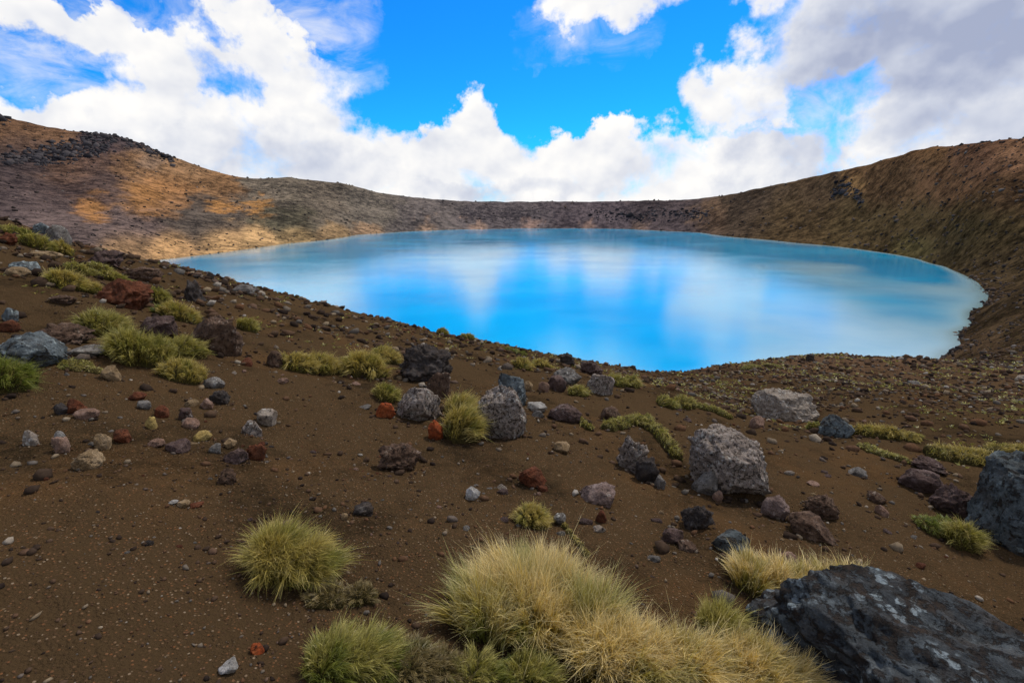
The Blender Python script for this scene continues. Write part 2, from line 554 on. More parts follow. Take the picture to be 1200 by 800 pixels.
# soil colours, the far rim's haze and a sunlit patch painted in (photo position, spread, colour as displayed there)
KEXP = 0.92
SOILS = [  # px, py, spread, display colour
    (40, 160, 40, (120, 84, 55)), (20, 185, 25, (70, 60, 62)), (120, 172, 28, (75, 62, 66)), (90, 195, 22, (118, 84, 62)), (60, 225, 40, (88, 70, 66)), (20, 250, 40, (92, 76, 74)),
    (160, 160, 14, (90, 75, 70)), (175, 185, 16, (140, 110, 85)), (150, 195, 20, (150, 105, 62)), (215, 200, 20, (142, 104, 66)), (205, 215, 18, (165, 110, 56)),
    (110, 238, 13, (165, 108, 46)), (95, 238, 8, (165, 108, 50)), (175, 236, 16, (160, 106, 48)), (200, 236, 12, (148, 102, 60)), (250, 217, 14, (145, 102, 60)), (262, 243, 8, (180, 120, 50)), (303, 241, 8, (175, 118, 50)),
    (120, 212, 20, (92, 72, 66)), (60, 262, 30, (88, 74, 70)), (150, 262, 30, (92, 77, 72)), (240, 260, 30, (92, 80, 70)),
    (330, 225, 25, (95, 85, 72)), (380, 240, 25, (92, 82, 70)), (340, 255, 20, (82, 76, 60)), (430, 240, 25, (92, 84, 74)), (500, 248, 30, (90, 82, 78)), (600, 248, 40, (84, 76, 76)),  # far rim tones take in the bluish haze as base colour
    (700, 250, 40, (80, 70, 72)), (780, 248, 30, (72, 62, 62)), (830, 252, 14, (98, 76, 56)), (880, 240, 30, (78, 66, 50)),
    (260, 285, 16, (165, 128, 80)), (200, 293, 18, (160, 122, 76)), (300, 281, 13, (160, 126, 80)), (345, 277, 11, (140, 114, 74)), (390, 273, 9, (132, 106, 72)), (150, 290, 18, (135, 104, 70)), (430, 270, 8, (128, 102, 76)), (500, 267, 6, (128, 104, 84)), (560, 265.5, 5, (126, 102, 86)), (620, 265, 5, (120, 96, 84)), (690, 264.5, 5, (118, 94, 82)), (750, 265, 5, (104, 84, 72)),
    (930, 255, 30, (88, 72, 44)), (1000, 260, 30, (86, 72, 42)), (960, 230, 25, (84, 68, 46)), (1007, 213, 7, (150, 115, 62)), (1040, 215, 25, (100, 76, 46)), (1095, 187, 14, (108, 80, 46)),
    (1100, 215, 30, (102, 74, 46)), (1150, 185, 20, (102, 74, 50)), (1190, 190, 16, (125, 92, 60)), (1180, 225, 30, (84, 64, 40)), (1080, 260, 40, (80, 66, 38)), (1150, 270, 40, (76, 64, 36)), (1180, 310, 40, (70, 58, 36)),  # lighter spot near the right crest is a sunlit patch painted in
    (1070, 290, 14, (92, 82, 44)), (1180, 370, 40, (72, 58, 38)), (1150, 420, 30, (74, 58, 40)), (1000, 440, 40, (80, 62, 44)), (1180, 450, 40, (78, 62, 40)), (880, 440, 30, (80, 62, 44))]


def soil_colour(P):
    X, Y, dep = project(P)
    w = np.zeros(len(P)) + 1e-6
    c = np.tile(lin(84, 70, 58) / KEXP, (len(P), 1)) * 1e-6
    # irregular edges
    q = np.stack([P[:, 0] / 22, P[:, 1] / 22, P[:, 2] / 22], -1)
    dm = np.where(Y > 262, 0.12, 1.0)
    X = X + dm * 15 * fbm(q, 7, 0.72); Y = Y + dm * 10 * fbm(q + 31, 7, 0.72)
    for px, py, s, rgb in SOILS:
        if px < 330 and py < 262:
            mu = sum(rgb) / 3.0
            rgb = tuple(0.86 * (mu + (q_ - mu) * 0.88) for q_ in rgb)
        if px > 860:
            rgb = (rgb[0] * 0.90, rgb[1] * 0.87, rgb[2] * 0.90)
        g = np.exp(-np.minimum(((X - px) ** 2 + 2.2 * (Y - py) ** 2) / (s * s), 60)) * (30.0 / s) ** 1.2
        w += g; c += g[:, None] * (lin(*rgb) / KEXP)[None]
    far = c / w[:, None]
    mu = far.mean(1, keepdims=True)
    far = mu + (far - mu) * 0.86
    r = np.hypot(P[:, 0], P[:, 1])
    nearc = np.array([0.0305, 0.0203, 0.0106])
    f = sstep(r, 14, 45)[:, None]
    return nearc * (1 - f) + far * f


# ------------------------------------------------------------------ terrain sheet
def build_terrain():
    az = np.concatenate([np.linspace(-180, -58, 44, endpoint=False), np.linspace(-58, 58, 640, endpoint=False), np.linspace(58, 180, 45)[:-1]])
    az = np.radians(az)
    seg = [(0.35, 1.2, 8), (1.2, 30, 165), (30, 150, 100), (150, 620, 112), (620, 14000, 16)]
    rr = np.concatenate([np.exp(np.linspace(math.log(a), math.log(b), k, endpoint=False)) for a, b, k in seg] + [[14000.0]])
    A, R = np.meshgrid(az, rr, indexing='ij')
    x = (R * np.sin(A)).ravel(); y = (R * np.cos(A)).ravel()
    z = height(x, y)
    co = np.stack([x, y, z], -1)
    na, nr = len(az), len(rr)
    i = np.arange(na)[:, None]; j = np.arange(nr - 1)[None]
    a = i * nr + j; b = ((i + 1) % na) * nr + j
    quads = np.stack([a, a + 1, b + 1, b], -1).reshape(-1, 4)
    # close the little hole under the camera
    c0 = len(co)
    co = np.vstack([co, [[0, 0, co[np.arange(na) * nr, 2].mean()]]])
    tri = np.stack([np.full(na, c0), np.arange(na) * nr, ((np.arange(na) + 1) % na) * nr], -1)
    ob = put_mesh('terrain', co, tris=tri[:, ::1], quads=quads[:, ::1], mat=M_SOIL, attrs={'soil': soil_colour(co), 'range_m': np.hypot(co[:, 0], co[:, 1])})
    # faces must look upwards
    if ob.data.polygons[len(tri) + 50].normal.z < 0:
        ob.data.flip_normals()
    tag(ob, kind='structure')
    return ob


build_terrain()


# ------------------------------------------------------------------ lake
def water_material():
    m, n = new_mat('lake_water')
    pos = n.node('ShaderNodeNewGeometry').outputs['Position']
    sh = attr(n, 'depth', 'Fac')
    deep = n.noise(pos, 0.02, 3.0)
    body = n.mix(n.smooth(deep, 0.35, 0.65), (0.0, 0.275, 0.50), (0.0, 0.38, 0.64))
    body = n.mix(n.smooth(n.m('ADD', sh, n.m('MULTIPLY', n.noise(pos, 0.05, 4.0, 0.6), 1.5)), 1.2, 4.6, 0.9, 0.0), body, (0.34, 0.52, 0.56))  # pale over shallows, also painted in place of white cloud reflections
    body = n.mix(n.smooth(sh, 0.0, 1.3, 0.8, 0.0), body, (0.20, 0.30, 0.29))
    r1 = n.noise(n.v('MULTIPLY', pos, (1.0, 1.0, 1.0)), 1.1, 4.0, 0.6)
    r2 = n.noise(pos, 0.18, 3.0, 0.6)
    nb = bump(n, n.m('ADD', n.m('MULTIPLY', r1, 0.25), n.m('MULTIPLY', r2, 0.6)), 0.05, 0.3)
    r3 = n.noise(n.v('MULTIPLY', pos, (1.0, 2.2, 1.0)), 3.5, 3.0, 0.6)
    nb = bump(n, r3, 0.06, 0.10, nb)
    p = principled(n, body, n.smooth(n.noise(n.v('MULTIPLY', pos, (1.0, 1.8, 1.0)), 0.035, 4.0, 0.6), 0.3, 0.7, 0.06, 0.13), 0.5, nb)
    p.inputs['IOR'].default_value = 1.9
    return m


def build_lake():
    # bounding area of the crater lake; the ground hides whatever lies outside its shore
    xs = np.linspace(-190, 205, 160); ys = np.linspace(34, 480, 180)
    X, Y = np.meshgrid(xs, ys, indexing='ij')
    x = X.ravel(); y = Y.ravel()
    dep = -height(x, y)
    co = np.stack([x, y, np.zeros_like(x)], -1)
    n2 = len(ys)
    i = np.arange(len(xs) - 1)[:, None]; j = np.arange(n2 - 1)[None]
    a = (i * n2 + j)
    quads = np.stack([a, a + n2, a + n2 + 1, a + 1], -1).reshape(-1, 4)
    keep = (dep[quads].max(1) > -1.5)
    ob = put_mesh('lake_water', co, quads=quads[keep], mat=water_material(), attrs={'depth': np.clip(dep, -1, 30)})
    tag(ob, kind='structure')


build_lake()

# ------------------------------------------------------------------ rocks
_ico = {}


def ico(level):
    if level not in _ico:
        bm = bmesh.new()
        bmesh.ops.create_icosphere(bm, subdivisions=level, radius=1.0)
        co = np.array([v.co[:] for v in bm.verts]); f = np.array([[v.index for v in q.verts] for q in bm.faces])
        bm.free()
        _ico[level] = (co, f)
    return _ico[level]


def rock_shape(level, seed, style='angular'):
    """unit boulder, about -1..1, flat-cut faces and rough skin"""
    g = np.random.default_rng(seed)
    co, f = ico(level)
    v = co.copy()
    off = g.uniform(-50, 50, 3)
    par = {'boulder': (12, .62, .92, .20, .04), 'round': (12, .72, .95, .10, .05), 'angular': (20, .60, .90, .11, .07), 'craggy': (16, .55, .9, .24, .13), 'slab': (18, .62, .92, .11, .07), 'scoria': (10, .66, .95, .2, .14)}[style]
    v = v * (1 + 0.22 * perlin(co * 0.9 + off)[:, None])
    for k in range(par[0]):
        nrm = g.normal(size=3); nrm /= np.linalg.norm(nrm)
        d = g.uniform(par[1], par[2])
        ov = np.maximum(v @ nrm - d, 0)
        v = v - ov[:, None] * nrm * 0.97
    a = fbm(co * 1.9 + off, 4, 0.55)
    rid = 1 - np.abs(fbm(co * 2.6 + off + 9, 4, 0.55))
    fine = fbm(co * 7.5 + off, 4, 0.6)
    v = v * (1 + par[3] * a + par[4] * 1.3 * (rid - .6) + par[4] * 0.7 * fine)[:, None]
    if style == 'craggy':       # bedding steps
        st = v[:, 2] * 4 + 0.4 * a
        v[:, :2] *= (1 + 0.06 * np.sin(st * 3.1))[:, None]
    mn, mx = v.min(0), v.max(0)
    return (v - (mn + mx) / 2) / ((mx - mn) / 2), f


def rock_material(name, cols, lichen=None, dark=None, scale=1.0, pit=0.5, topmoss=None, rough=0.9):
    """cols: two or three body colours; lichen (colour, amount); dark = amount of black blotches"""
    m, n = new_mat(name)
    tc = n.node('ShaderNodeTexCoord').outputs['Object']
    rnd = n.node('ShaderNodeObjectInfo').outputs['Random']
    p = n.v('ADD', tc, n.v('SCALE', (7.3, 3.1, 9.7), s=rnd))
    a = n.noise(p, 5.0 * scale, 6.0, 0.65)
    b = n.noise(p, 34.0 * scale, 5.0, 0.7)
    stops = [(0.28 + 0.44 * i / (len(cols) - 1), c) for i, c in enumerate(cols)]
    col = n.ramp(a, stops)
    col = n.mix(1.0, col, n.ramp(b, [(0.25, (0.55, 0.55, 0.55)), (0.75, (1.5, 1.5, 1.5))]), 'MULTIPLY')
    hgt = n.m('ADD', n.m('MULTIPLY', a, 0.5), n.m('MULTIPLY', b, 0.35))
    if lichen:
        vn = n.noise(p, 3.0 * scale, 3.0, 0.6, 0.3)
        spots = n.voro(n.v('ADD', p, n.v('SCALE', n.noise(p, 20 * scale, 3, out=1), s=0.06 / scale)), 17.0 * scale)
        lm = n.m('MULTIPLY', n.smooth(spots, 0.34, 0.46, 1.0, 0.0), n.smooth(vn, 0.62 - lichen[1], 0.74 - lichen[1]))
        lm = n.m('MULTIPLY', lm, n.smooth(b, 0.3, 0.5, 0.35, 1.0))
        col = n.mix(n.m('MULTIPLY', lm, 0.85), col, lichen[0])
        hgt = n.m('ADD', hgt, n.m('MULTIPLY', lm, 0.08))
    if dark:
        dn = n.noise(n.v('ADD', p, (4.2, 1.1, 7.7)), 15.0 * scale, 7.0, 0.70, 0.12)
        dm = n.smooth(dn, 0.64 - dark, 0.72 - dark)
        col = n.mix(n.m('MULTIPLY', dm, 0.85), col, (0.018, 0.013, 0.010))
        hgt = n.m('SUBTRACT', hgt, n.m('MULTIPLY', dm, 0.22))
    if pit:
        vz = n.voro(p, 42.0 * scale)
        pm = n.smooth(vz, 0.12, 0.30, 1.0, 0.0)
        pm = n.m('MULTIPLY', pm, n.smooth(n.noise(p, 12 * scale, 2), 0.45, 0.6))
        hgt = n.m('SUBTRACT', hgt, n.m('MULTIPLY', pm, pit * 0.5))
    if topmoss:
        nz = n.node('ShaderNodeSeparateXYZ'); n.put(nz.inputs[0], n.node('ShaderNodeNewGeometry').outputs['Normal'])
        mm = n.m('MULTIPLY', n.smooth(nz.outputs[2], 0.35, 0.8), n.smooth(n.noise(p, 6 * scale, 4, 0.6), 0.5, 0.6))
        col = n.mix(mm, col, topmoss)
    dust = n.smooth(n.noise(n.v('ADD', p, (9.1, 2.2, 5.5)), 8.0 * scale, 5.0, 0.65), 0.42, 0.66, 0.12, 0.62)
    col = n.mix(dust, col, n.mix(0.45, (0.062, 0.040, 0.024), col))
    micro = n.noise(p, 120.0, 4.0, 0.75)
    col = n.mix(0.6, col, n.mix(1.0, col, n.ramp(micro, [(0.3, (0.5, 0.5, 0.5)), (0.7, (1.6, 1.6, 1.6))]), 'MULTIPLY'))
    b0 = bump(n, micro, 0.5, 0.012)
    principled(n, col, rough, 0.08, bump(n, hgt, 0.95, 0.035 / scale, b0))
    return m


RM = {
    'blue': rock_material('blue_grey_andesite', [(0.04, 0.046, 0.046), (0.09, 0.108, 0.112), (0.16, 0.185, 0.188)], ((0.28, 0.32, 0.31), 0.16), 0.08, 1.0),
    'bluedark': rock_material('dark_lichened_andesite', [(0.022, 0.024, 0.024), (0.06, 0.072, 0.074), (0.135, 0.16, 0.16)], ((0.24, 0.29, 0.28), 0.12), 0.12, 0.8),
    'mauve': rock_material('mauve_stone', [(0.085, 0.056, 0.046), (0.155, 0.108, 0.092), (0.25, 0.19, 0.165)], ((0.34, 0.29, 0.25), 0.06), 0.06, 2.2, 0.7),
    'bigblue': rock_material('streaked_dark_andesite', [(0.013, 0.014, 0.015), (0.034, 0.040, 0.043), (0.09, 0.105, 0.11)], ((0.22, 0.26, 0.27), 0.15), 0.14, 1.1),
    'spotted': rock_material('pitted_pale_rock', [(0.12, 0.092, 0.07), (0.21, 0.17, 0.14), (0.30, 0.26, 0.22)], ((0.40, 0.39, 0.34), 0.12), 0.13, 2.2, 0.9),
    'pale': rock_material('pale_weathered_rock', [(0.12, 0.092, 0.068), (0.21, 0.172, 0.135), (0.32, 0.28, 0.225)], ((0.45, 0.43, 0.38), 0.1), 0.08, 1.8),
    'white': rock_material('whitish_stone', [(0.16, 0.145, 0.125), (0.26, 0.245, 0.22), (0.40, 0.385, 0.365)], None, 0.03, 2.5),
    'grey': rock_material('grey_stone', [(0.06, 0.054, 0.047), (0.13, 0.118, 0.104), (0.22, 0.205, 0.18)], ((0.36, 0.35, 0.31), 0.08), 0.08, 2.0),
    'red': rock_material('rusty_scoria', [(0.035, 0.012, 0.007), (0.09, 0.027, 0.012), (0.16, 0.06, 0.03)], None, 0.07, 2.4, 1.0),
    'orange': rock_material('orange_red_scoria', [(0.10, 0.022, 0.008), (0.22, 0.045, 0.012), (0.30, 0.09, 0.03)], None, 0.06, 2.8, 0.8),
    'brown': rock_material('brown_crusted_rock', [(0.032, 0.019, 0.012), (0.08, 0.048, 0.032), (0.17, 0.115, 0.08)], ((0.28, 0.22, 0.17), 0.08), 0.10, 2.0, 1.0),
    'purple': rock_material('purple_brown_lava', [(0.034, 0.021, 0.018), (0.075, 0.048, 0.042), (0.14, 0.10, 0.088)], ((0.26, 0.22, 0.19), 0.05), 0.09, 2.2, 0.9),
    'black': rock_material('black_lava', [(0.012, 0.010, 0.009), (0.033, 0.028, 0.026), (0.08, 0.072, 0.066)], ((0.2, 0.18, 0.15), 0.04), 0.06, 2.0, 1.0),
    'pink': rock_material('pinkish_stone', [(0.09, 0.05, 0.033), (0.18, 0.108, 0.075), (0.29, 0.195, 0.15)], None, 0.05, 2.4, 0.6),
    'tan': rock_material('tan_stone', [(0.11, 0.07, 0.033), (0.20, 0.135, 0.07), (0.31, 0.225, 0.135)], None, 0.05, 2.4, 0.6),
    'yellow': rock_material('yellowish_stone', [(0.15, 0.10, 0.028), (0.26, 0.18, 0.055), (0.36, 0.27, 0.10)], None, 0.03, 2.4, 0.4),
}


def place_rock(name, label, x0, x1, y0, y1, mat, style='angular', seed=0, depthf=0.85, sink=0.45, rot=None, tilt=0.0, group=None, cat='rock'):
    """rock whose photo box is x0..x1, y0..y1; distance from the ground at the foot of the box"""
    cx = (x0 + x1) / 2.0
    if name == 'stone':
        x0, x1, y0 = cx - (x1 - x0) * 0.44, cx + (x1 - x0) * 0.44, y0 + (y1 - y0) * 0.1
        style = 'angular' if style == 'round' and seed % 3 else style
    g = ground_at(cx, y1)
    if g is None:
        g = ground_at(cx, y1 + 6)
    if g is None:
        print('MISS', name, cx, y1); return None
    dep = g[1] * CP - (g[2] - H) * SP
    w = (x1 - x0) * dep / F
    dd = np.array([g[0], g[1]]); dd /= np.linalg.norm(dd)
    dl = w * depthf
    c = np.array([g[0], g[1]]) + dd * dl * 0.42
    zg = height(c[0], c[1])[0]
    d = pix_dir(cx, y0); q = d[2] / math.hypot(d[0], d[1])
    ztop = H + q * np.linalg.norm(c)
    h = max(ztop - zg, 0.25 * w)
    h = min(h, 1.9 * w)
    pw = x1 - x0
    lev = 6 if pw > 62 else 5 if pw > 28 else 4
    v, f = rock_shape(lev, seed + 11, style)
    hs = h * (1 + sink) / 2
    v = v * np.array([w / 2, dl / 2, hs])
    v[:, 2] += h - hs
    if tilt:
        ca, sa = math.cos(tilt), math.sin(tilt)
        v = np.stack([v[:, 0] * ca + v[:, 2] * sa, v[:, 1], -v[:, 0] * sa + v[:, 2] * ca], -1)
    ob = put_mesh(name, v, tris=f, mat=RM[mat])
    ob.location = (c[0], c[1], zg)
    ob.rotation_euler = (0, 0, -math.atan2(c[0], c[1]) if rot is None else rot)
    tag(ob, label, cat, group)
    return ob


ROCKS = [
    # name, label, box, material, style
    ('boulder', 'long dark blue-grey boulder with black lichen blotches behind golden tussock grass', (832, 1330, 708, 925), 'bigblue', 'boulder', dict(depthf=.60, sink=.05, seed=19)),
    ('boulder', 'upright dark blue-green lichened boulder standing beside a green grass patch', (1138, 1262, 537, 650), 'bluedark', 'angular', dict(seed=5)),
    ('boulder', 'big pale pitted boulder with black specks and a grey right face', (800, 900, 500, 577), 'spotted', 'angular', dict(seed=8, depthf=1.0)),
    ('boulder', 'pale black-pitted boulder with a straw tussock leaning on its side', (556, 619, 452, 514), 'spotted', 'angular', dict(seed=12)),
    ('rock', 'dark blue-grey wedge of rock leaning behind the pale pitted boulder', (583, 617, 437, 478), 'blue', 'angular', dict(seed=14, sink=.3)),
    ('boulder', 'rounded blue-grey lichened boulder next to a bright green tussock', (6, 76, 388, 436), 'blue', 'round', dict(seed=21)),
    ('rock', 'dark layered maroon rock behind the rounded blue-grey boulder', (54, 110, 377, 409), 'brown', 'craggy', dict(seed=22)),
    ('rock', 'flat grey slab lying beside the dark layered maroon rock', (87, 130, 404, 426), 'grey', 'slab', dict(seed=23)),
    ('boulder', 'brick red and brown scoria boulder standing among tussocks', (121, 180, 326, 368), 'red', 'scoria', dict(seed=24)),
    ('rock', 'brown pitted rock with a pinkish pointed top leaning right', (226, 283, 368, 421), 'brown', 'angular', dict(seed=25, tilt=.25)),
    ('rock', 'mauve grey rock wedged between tussock and brown pitted rock', (171, 208, 369, 400), 'purple', 'angular', dict(seed=26)),
    ('rock', 'small upright tan stone in front of the yellow-green tussocks', (123, 142, 427, 450), 'tan', 'angular', dict(seed=27)),
    ('stone', 'small bluish grey stone above the reddish angular rock', (4, 22, 358, 374), 'blue', 'angular', dict(seed=28)),
    ('rock', 'flat tan slab lying below the grass on the upper brow', (34, 71, 293, 306), 'tan', 'slab', dict(seed=29)),
    ('rock', 'grey weathered rock crowning the brow beside olive tussocks', (56, 82, 263, 286), 'grey', 'angular', dict(seed=30)),
    ('rock', 'pale grey rock on the brow under the grey weathered one', (40, 60, 260, 274), 'blue', 'angular', dict(seed=31)),
    ('rock', 'bluish flat stone lying on the upper brow', (16, 44, 305, 318), 'blue', 'slab', dict(seed=32)),
    ('rock', 'low straw-tinged pale rock beside the bluish flat stone', (10, 34, 312, 324), 'tan', 'round', dict(seed=33)),
    ('rock', 'dark lichen-speckled jagged rock above the brown pitted rock', (216, 241, 327, 354), 'black', 'craggy', dict(seed=34)),
    ('rock', 'long dark rocky lump on the edge of the brow above the lake', (104, 146, 292, 311), 'purple', 'craggy', dict(seed=35)),
    ('rock', 'grey lichened rock perched where the brow meets the lake', (272, 300, 333, 345), 'grey', 'angular', dict(seed=36)),
    ('rock', 'brown flat rock in front of the olive tussock on the brow', (150, 190, 312, 326), 'brown', 'slab', dict(seed=37)),
    ('rock', 'dark brown broken rock left of the scoria boulder', (62, 90, 345, 364), 'brown', 'craggy', dict(seed=38)),
    ('rock', 'reddish angular rock above the rounded blue-grey boulder', (0, 22, 374, 388), 'red', 'angular', dict(seed=39)),
    ('rock', 'dark red rock beneath the olive grass on the upper brow', (0, 20, 272, 290), 'red', 'craggy', dict(seed=40)),
    ('rock', 'grey stone set above a dark crumbly stone on bare soil', (240, 264, 441, 459), 'grey', 'angular', dict(seed=41)),
    ('rock', 'dark crumbly stone leaning under the grey stone', (247, 271, 457, 475), 'black', 'scoria', dict(seed=42)),
    ('rock', 'black craggy rock behind the small round straw tussock', (466, 533, 404, 452), 'black', 'craggy', dict(seed=43)),
    ('rock', 'upright brown stone leaning against the black craggy rock', (500, 529, 434, 467), 'brown', 'angular', dict(seed=44)),
    ('rock', 'low white rock with black spots between two orange-red stones', (464, 520, 452, 491), 'spotted', 'angular', dict(seed=45)),
    ('stone', 'orange-red stone left of the white black-spotted rock', (439, 466, 468, 488), 'orange', 'scoria', dict(seed=46)),
    ('stone', 'orange-red stone at the foot of the straw tussock', (500, 521, 491, 511), 'orange', 'scoria', dict(seed=47)),
    ('rock', 'flat crusty brown and pink rock alone on bare soil', (442, 496, 519, 548), 'brown', 'craggy', dict(seed=48)),
    ('stone', 'small pale grey stone alone in the middle of bare soil', (544, 565, 569, 587), 'white', 'round', dict(seed=49)),
    ('stone', 'pale flat stone beside the grey lichened stone', (300, 327, 478, 492), 'pale', 'slab', dict(seed=50)),
    ('rock', 'leaning dark brown stone left of the long yellow tussock', (314, 334, 410, 431), 'brown', 'angular', dict(seed=51)),
    ('stone', 'small pinkish stone below the long yellow tussock', (325, 340, 441, 453), 'pink', 'round', dict(seed=52)),
    ('stone', 'round tan stone beside its twin above the flat white slab', (612, 626, 445, 456), 'tan', 'round', dict(seed=53)),
    ('stone', 'pinkish tan round stone right of the round tan stone', (629, 645, 445, 458), 'pink', 'round', dict(seed=54)),
    ('rock', 'blue-grey lichened rock on the brow beside a mossy hummock', (687, 720, 437, 461), 'spotted', 'angular', dict(seed=55)),
    ('rock', 'dark grey rock on the brow behind the lichened rock', (648, 682, 430, 450), 'grey', 'angular', dict(seed=56)),
    ('rock', 'black rock topping the brow right of the pale grass hummock', (655, 674, 413, 428), 'black', 'craggy', dict(seed=57)),
    ('rock', 'dark purple rock on the brow against the blue water', (678, 708, 421, 438), 'purple', 'craggy', dict(seed=58)),
    ('rock', 'purple-grey rock lying below the brow crest', (640, 664, 440, 456), 'purple', 'angular', dict(seed=59)),
    ('stone', 'flat whitish slab lying behind the mauve slab', (616, 643, 470, 483), 'white', 'slab', dict(seed=60)),
    ('rock', 'mauve slab with grass growing along its lower edge', (641, 682, 474, 495), 'purple', 'slab', dict(seed=61)),
    ('stone', 'small grey stone between the pitted boulder and the mauve slab', (622, 638, 479, 492), 'grey', 'angular', dict(seed=62)),
    ('stone', 'brown stone with a tan flank below the brow', (702, 729, 476, 491), 'brown', 'angular', dict(seed=63)),
    ('stone', 'rounded tan stone alone right of the pale pitted boulder', (647, 669, 516, 532), 'tan', 'round', dict(seed=64)),
    ('rock', 'grey black-spotted rock at the end of the mossy bank', (721, 759, 508, 547), 'spotted', 'craggy', dict(seed=65)),
    ('rock', 'black crumbly rock under the grey black-spotted rock', (744, 772, 535, 561), 'black', 'scoria', dict(seed=66)),
    ('stone', 'flat grey stone below the black crumbly rock', (766, 781, 556, 568), 'grey', 'slab', dict(seed=67)),
    ('rock', 'red-brown slab half sunk in bare soil', (605, 639, 547, 572), 'red', 'slab', dict(seed=68, tilt=.3)),
    ('rock', 'mauve-pink block above a small orange stone', (677, 721, 566, 594), 'mauve', 'angular', dict(seed=69)),
    ('stone', 'small orange-brown stone below the mauve-pink block', (696, 712, 594, 616), 'red', 'angular', dict(seed=70)),
    ('stone', 'grey stone beside the small round straw tussock', (647, 664, 600, 618), 'grey', 'angular', dict(seed=71)),
    ('stone', 'pale stone under the small orange-brown stone', (692, 711, 615, 629), 'pale', 'slab', dict(seed=72)),
    ('rock', 'black jagged lava lump on bare soil below the big boulder', (795, 835, 589, 626), 'black', 'craggy', dict(seed=73)),
    ('stone', 'long grey stone pointing down below the big pitted boulder', (808, 838, 547, 573), 'grey', 'slab', dict(seed=74, tilt=.4)),
    ('stone', 'small pink stone under the big pitted boulder', (834, 848, 573, 582), 'pink', 'round', dict(seed=75)),
    ('rock', 'broad pale boulder with a dark cleft on the lower bench', (879, 956, 458, 488), 'pale', 'angular', dict(seed=76)),
    ('stone', 'pink stone at the foot of the broad pale boulder', (877, 897, 487, 500), 'pink', 'angular', dict(seed=77)),
    ('rock', 'dark lichened rock beside the dome of yellow grass', (960, 997, 485, 512), 'bluedark', 'angular', dict(seed=78)),
    ('rock', 'smooth purple-brown rock below the long yellow grass mound', (1055, 1100, 549, 576), 'purple', 'round', dict(seed=79)),
    ('rock', 'broken purple rock above the smooth purple-brown one', (1068, 1103, 535, 556), 'purple', 'craggy', dict(seed=80)),
    ('rock', 'crumbled purple rock left of the upright blue-green boulder', (1090, 1135, 567, 603), 'purple', 'scoria', dict(seed=81)),
    ('rock', 'brown pitted rock paired above a dark brown slab', (942, 981, 577, 606), 'brown', 'scoria', dict(seed=82)),
    ('rock', 'dark brown slab sloping under the brown pitted rock', (917, 974, 601, 635), 'brown', 'slab', dict(seed=83, tilt=.35)),
    ('rock', 'flat pink stone lying below the big boulder at its right', (889, 918, 578, 603), 'mauve', 'slab', dict(seed=84, tilt=.3)),
    ('stone', 'bluish grey stone on the bench below the grass strips', (993, 1016, 546, 558), 'grey', 'angular', dict(seed=85)),
    ('stone', 'small pink stone right of the rust-stained soil', (944, 960, 563, 572), 'pink', 'slab', dict(seed=86)),
    ('stone', 'brown stone left of the crumbled purple rock', (1014, 1037, 575, 590), 'brown', 'angular', dict(seed=87)),
    ('stone', 'pink stone under the brown stone near the purple rocks', (1024, 1041, 590, 603), 'pink', 'angular', dict(seed=88)),
    ('rock', 'grey and black lichened rock left of the long golden tussock', (832, 876, 623, 659), 'bluedark', 'angular', dict(seed=89)),
    ('stone', 'brick-coloured stone behind the long golden tussock', (911, 935, 645, 662), 'pink', 'angular', dict(seed=90)),
    ('stone', 'pinkish brown stone above a rounded orange-brown one', (772, 801, 617, 641), 'purple', 'angular', dict(seed=91)),
    ('stone', 'rounded orange-brown stone below the pinkish brown stone', (791, 817, 632, 653), 'brown', 'round', dict(seed=92)),
    ('stone', 'bluish white stone lying in gravel by an orange stone', (257, 281, 771, 792), 'white', 'angular', dict(seed=93)),
    ('stone', 'small orange stone in gravel below the domed green tussock', (294, 311, 751, 767), 'orange', 'angular', dict(seed=94)),
    ('stone', 'dark crumbly clod on bare soil behind the domed tussock', (413, 441, 588, 607), 'black', 'scoria', dict(seed=95)),
    ('stone', 'tiny tan stone beside the dark crumbly clod', (399, 409, 600, 611), 'tan', 'round', dict(seed=96)),
    ('stone', 'dark stone touching the red stone pair', (65, 82, 470, 483), 'black', 'angular', dict(seed=97)),
    ('stone', 'red stone between a dark stone and a tan-red one', (79, 102, 464, 483), 'red', 'round', dict(seed=98)),
    ('stone', 'tan-red rounded stone lowest of the red stone pair', (89, 118, 476, 492), 'pink', 'round', dict(seed=99)),
    ('stone', 'red-brown rounded stone above a grey pebble', (152, 173, 457, 471), 'red', 'round', dict(seed=100)),
    ('stone', 'grey pebble below the red-brown rounded stone', (162, 178, 468, 481), 'grey', 'round', dict(seed=101)),
    ('stone', 'rust brown rounded stone right of the grey pebble', (181, 199, 473, 488), 'red', 'round', dict(seed=102)),
    ('stone', 'upright yellowish tan pebble on bare soil', (171, 185, 486, 502), 'yellow', 'round', dict(seed=103)),
    ('stone', 'dark purple stone above a pink stone', (209, 227, 474, 491), 'purple', 'round', dict(seed=104)),
    ('stone', 'pink stone below the dark purple stone', (214, 235, 488, 502), 'pink', 'round', dict(seed=105)),
    ('stone', 'pinkish grey stone beside the dark crumbly stone', (235, 251, 464, 479), 'pink', 'round', dict(seed=106)),
    ('stone', 'yellow elongated stone lying slantwise on bare soil', (227, 251, 503, 517), 'yellow', 'slab', dict(seed=107, tilt=-.3)),
    ('stone', 'grey lichened angular stone beside the pale flat stone', (283, 308, 489, 509), 'spotted', 'angular', dict(seed=108)),
    ('stone', 'flat tan stone above the pinkish purple slab', (260, 279, 513, 525), 'tan', 'slab', dict(seed=109)),
    ('stone', 'dark grey pebble left of the flat tan stone', (245, 261, 518, 532), 'grey', 'round', dict(seed=110)),
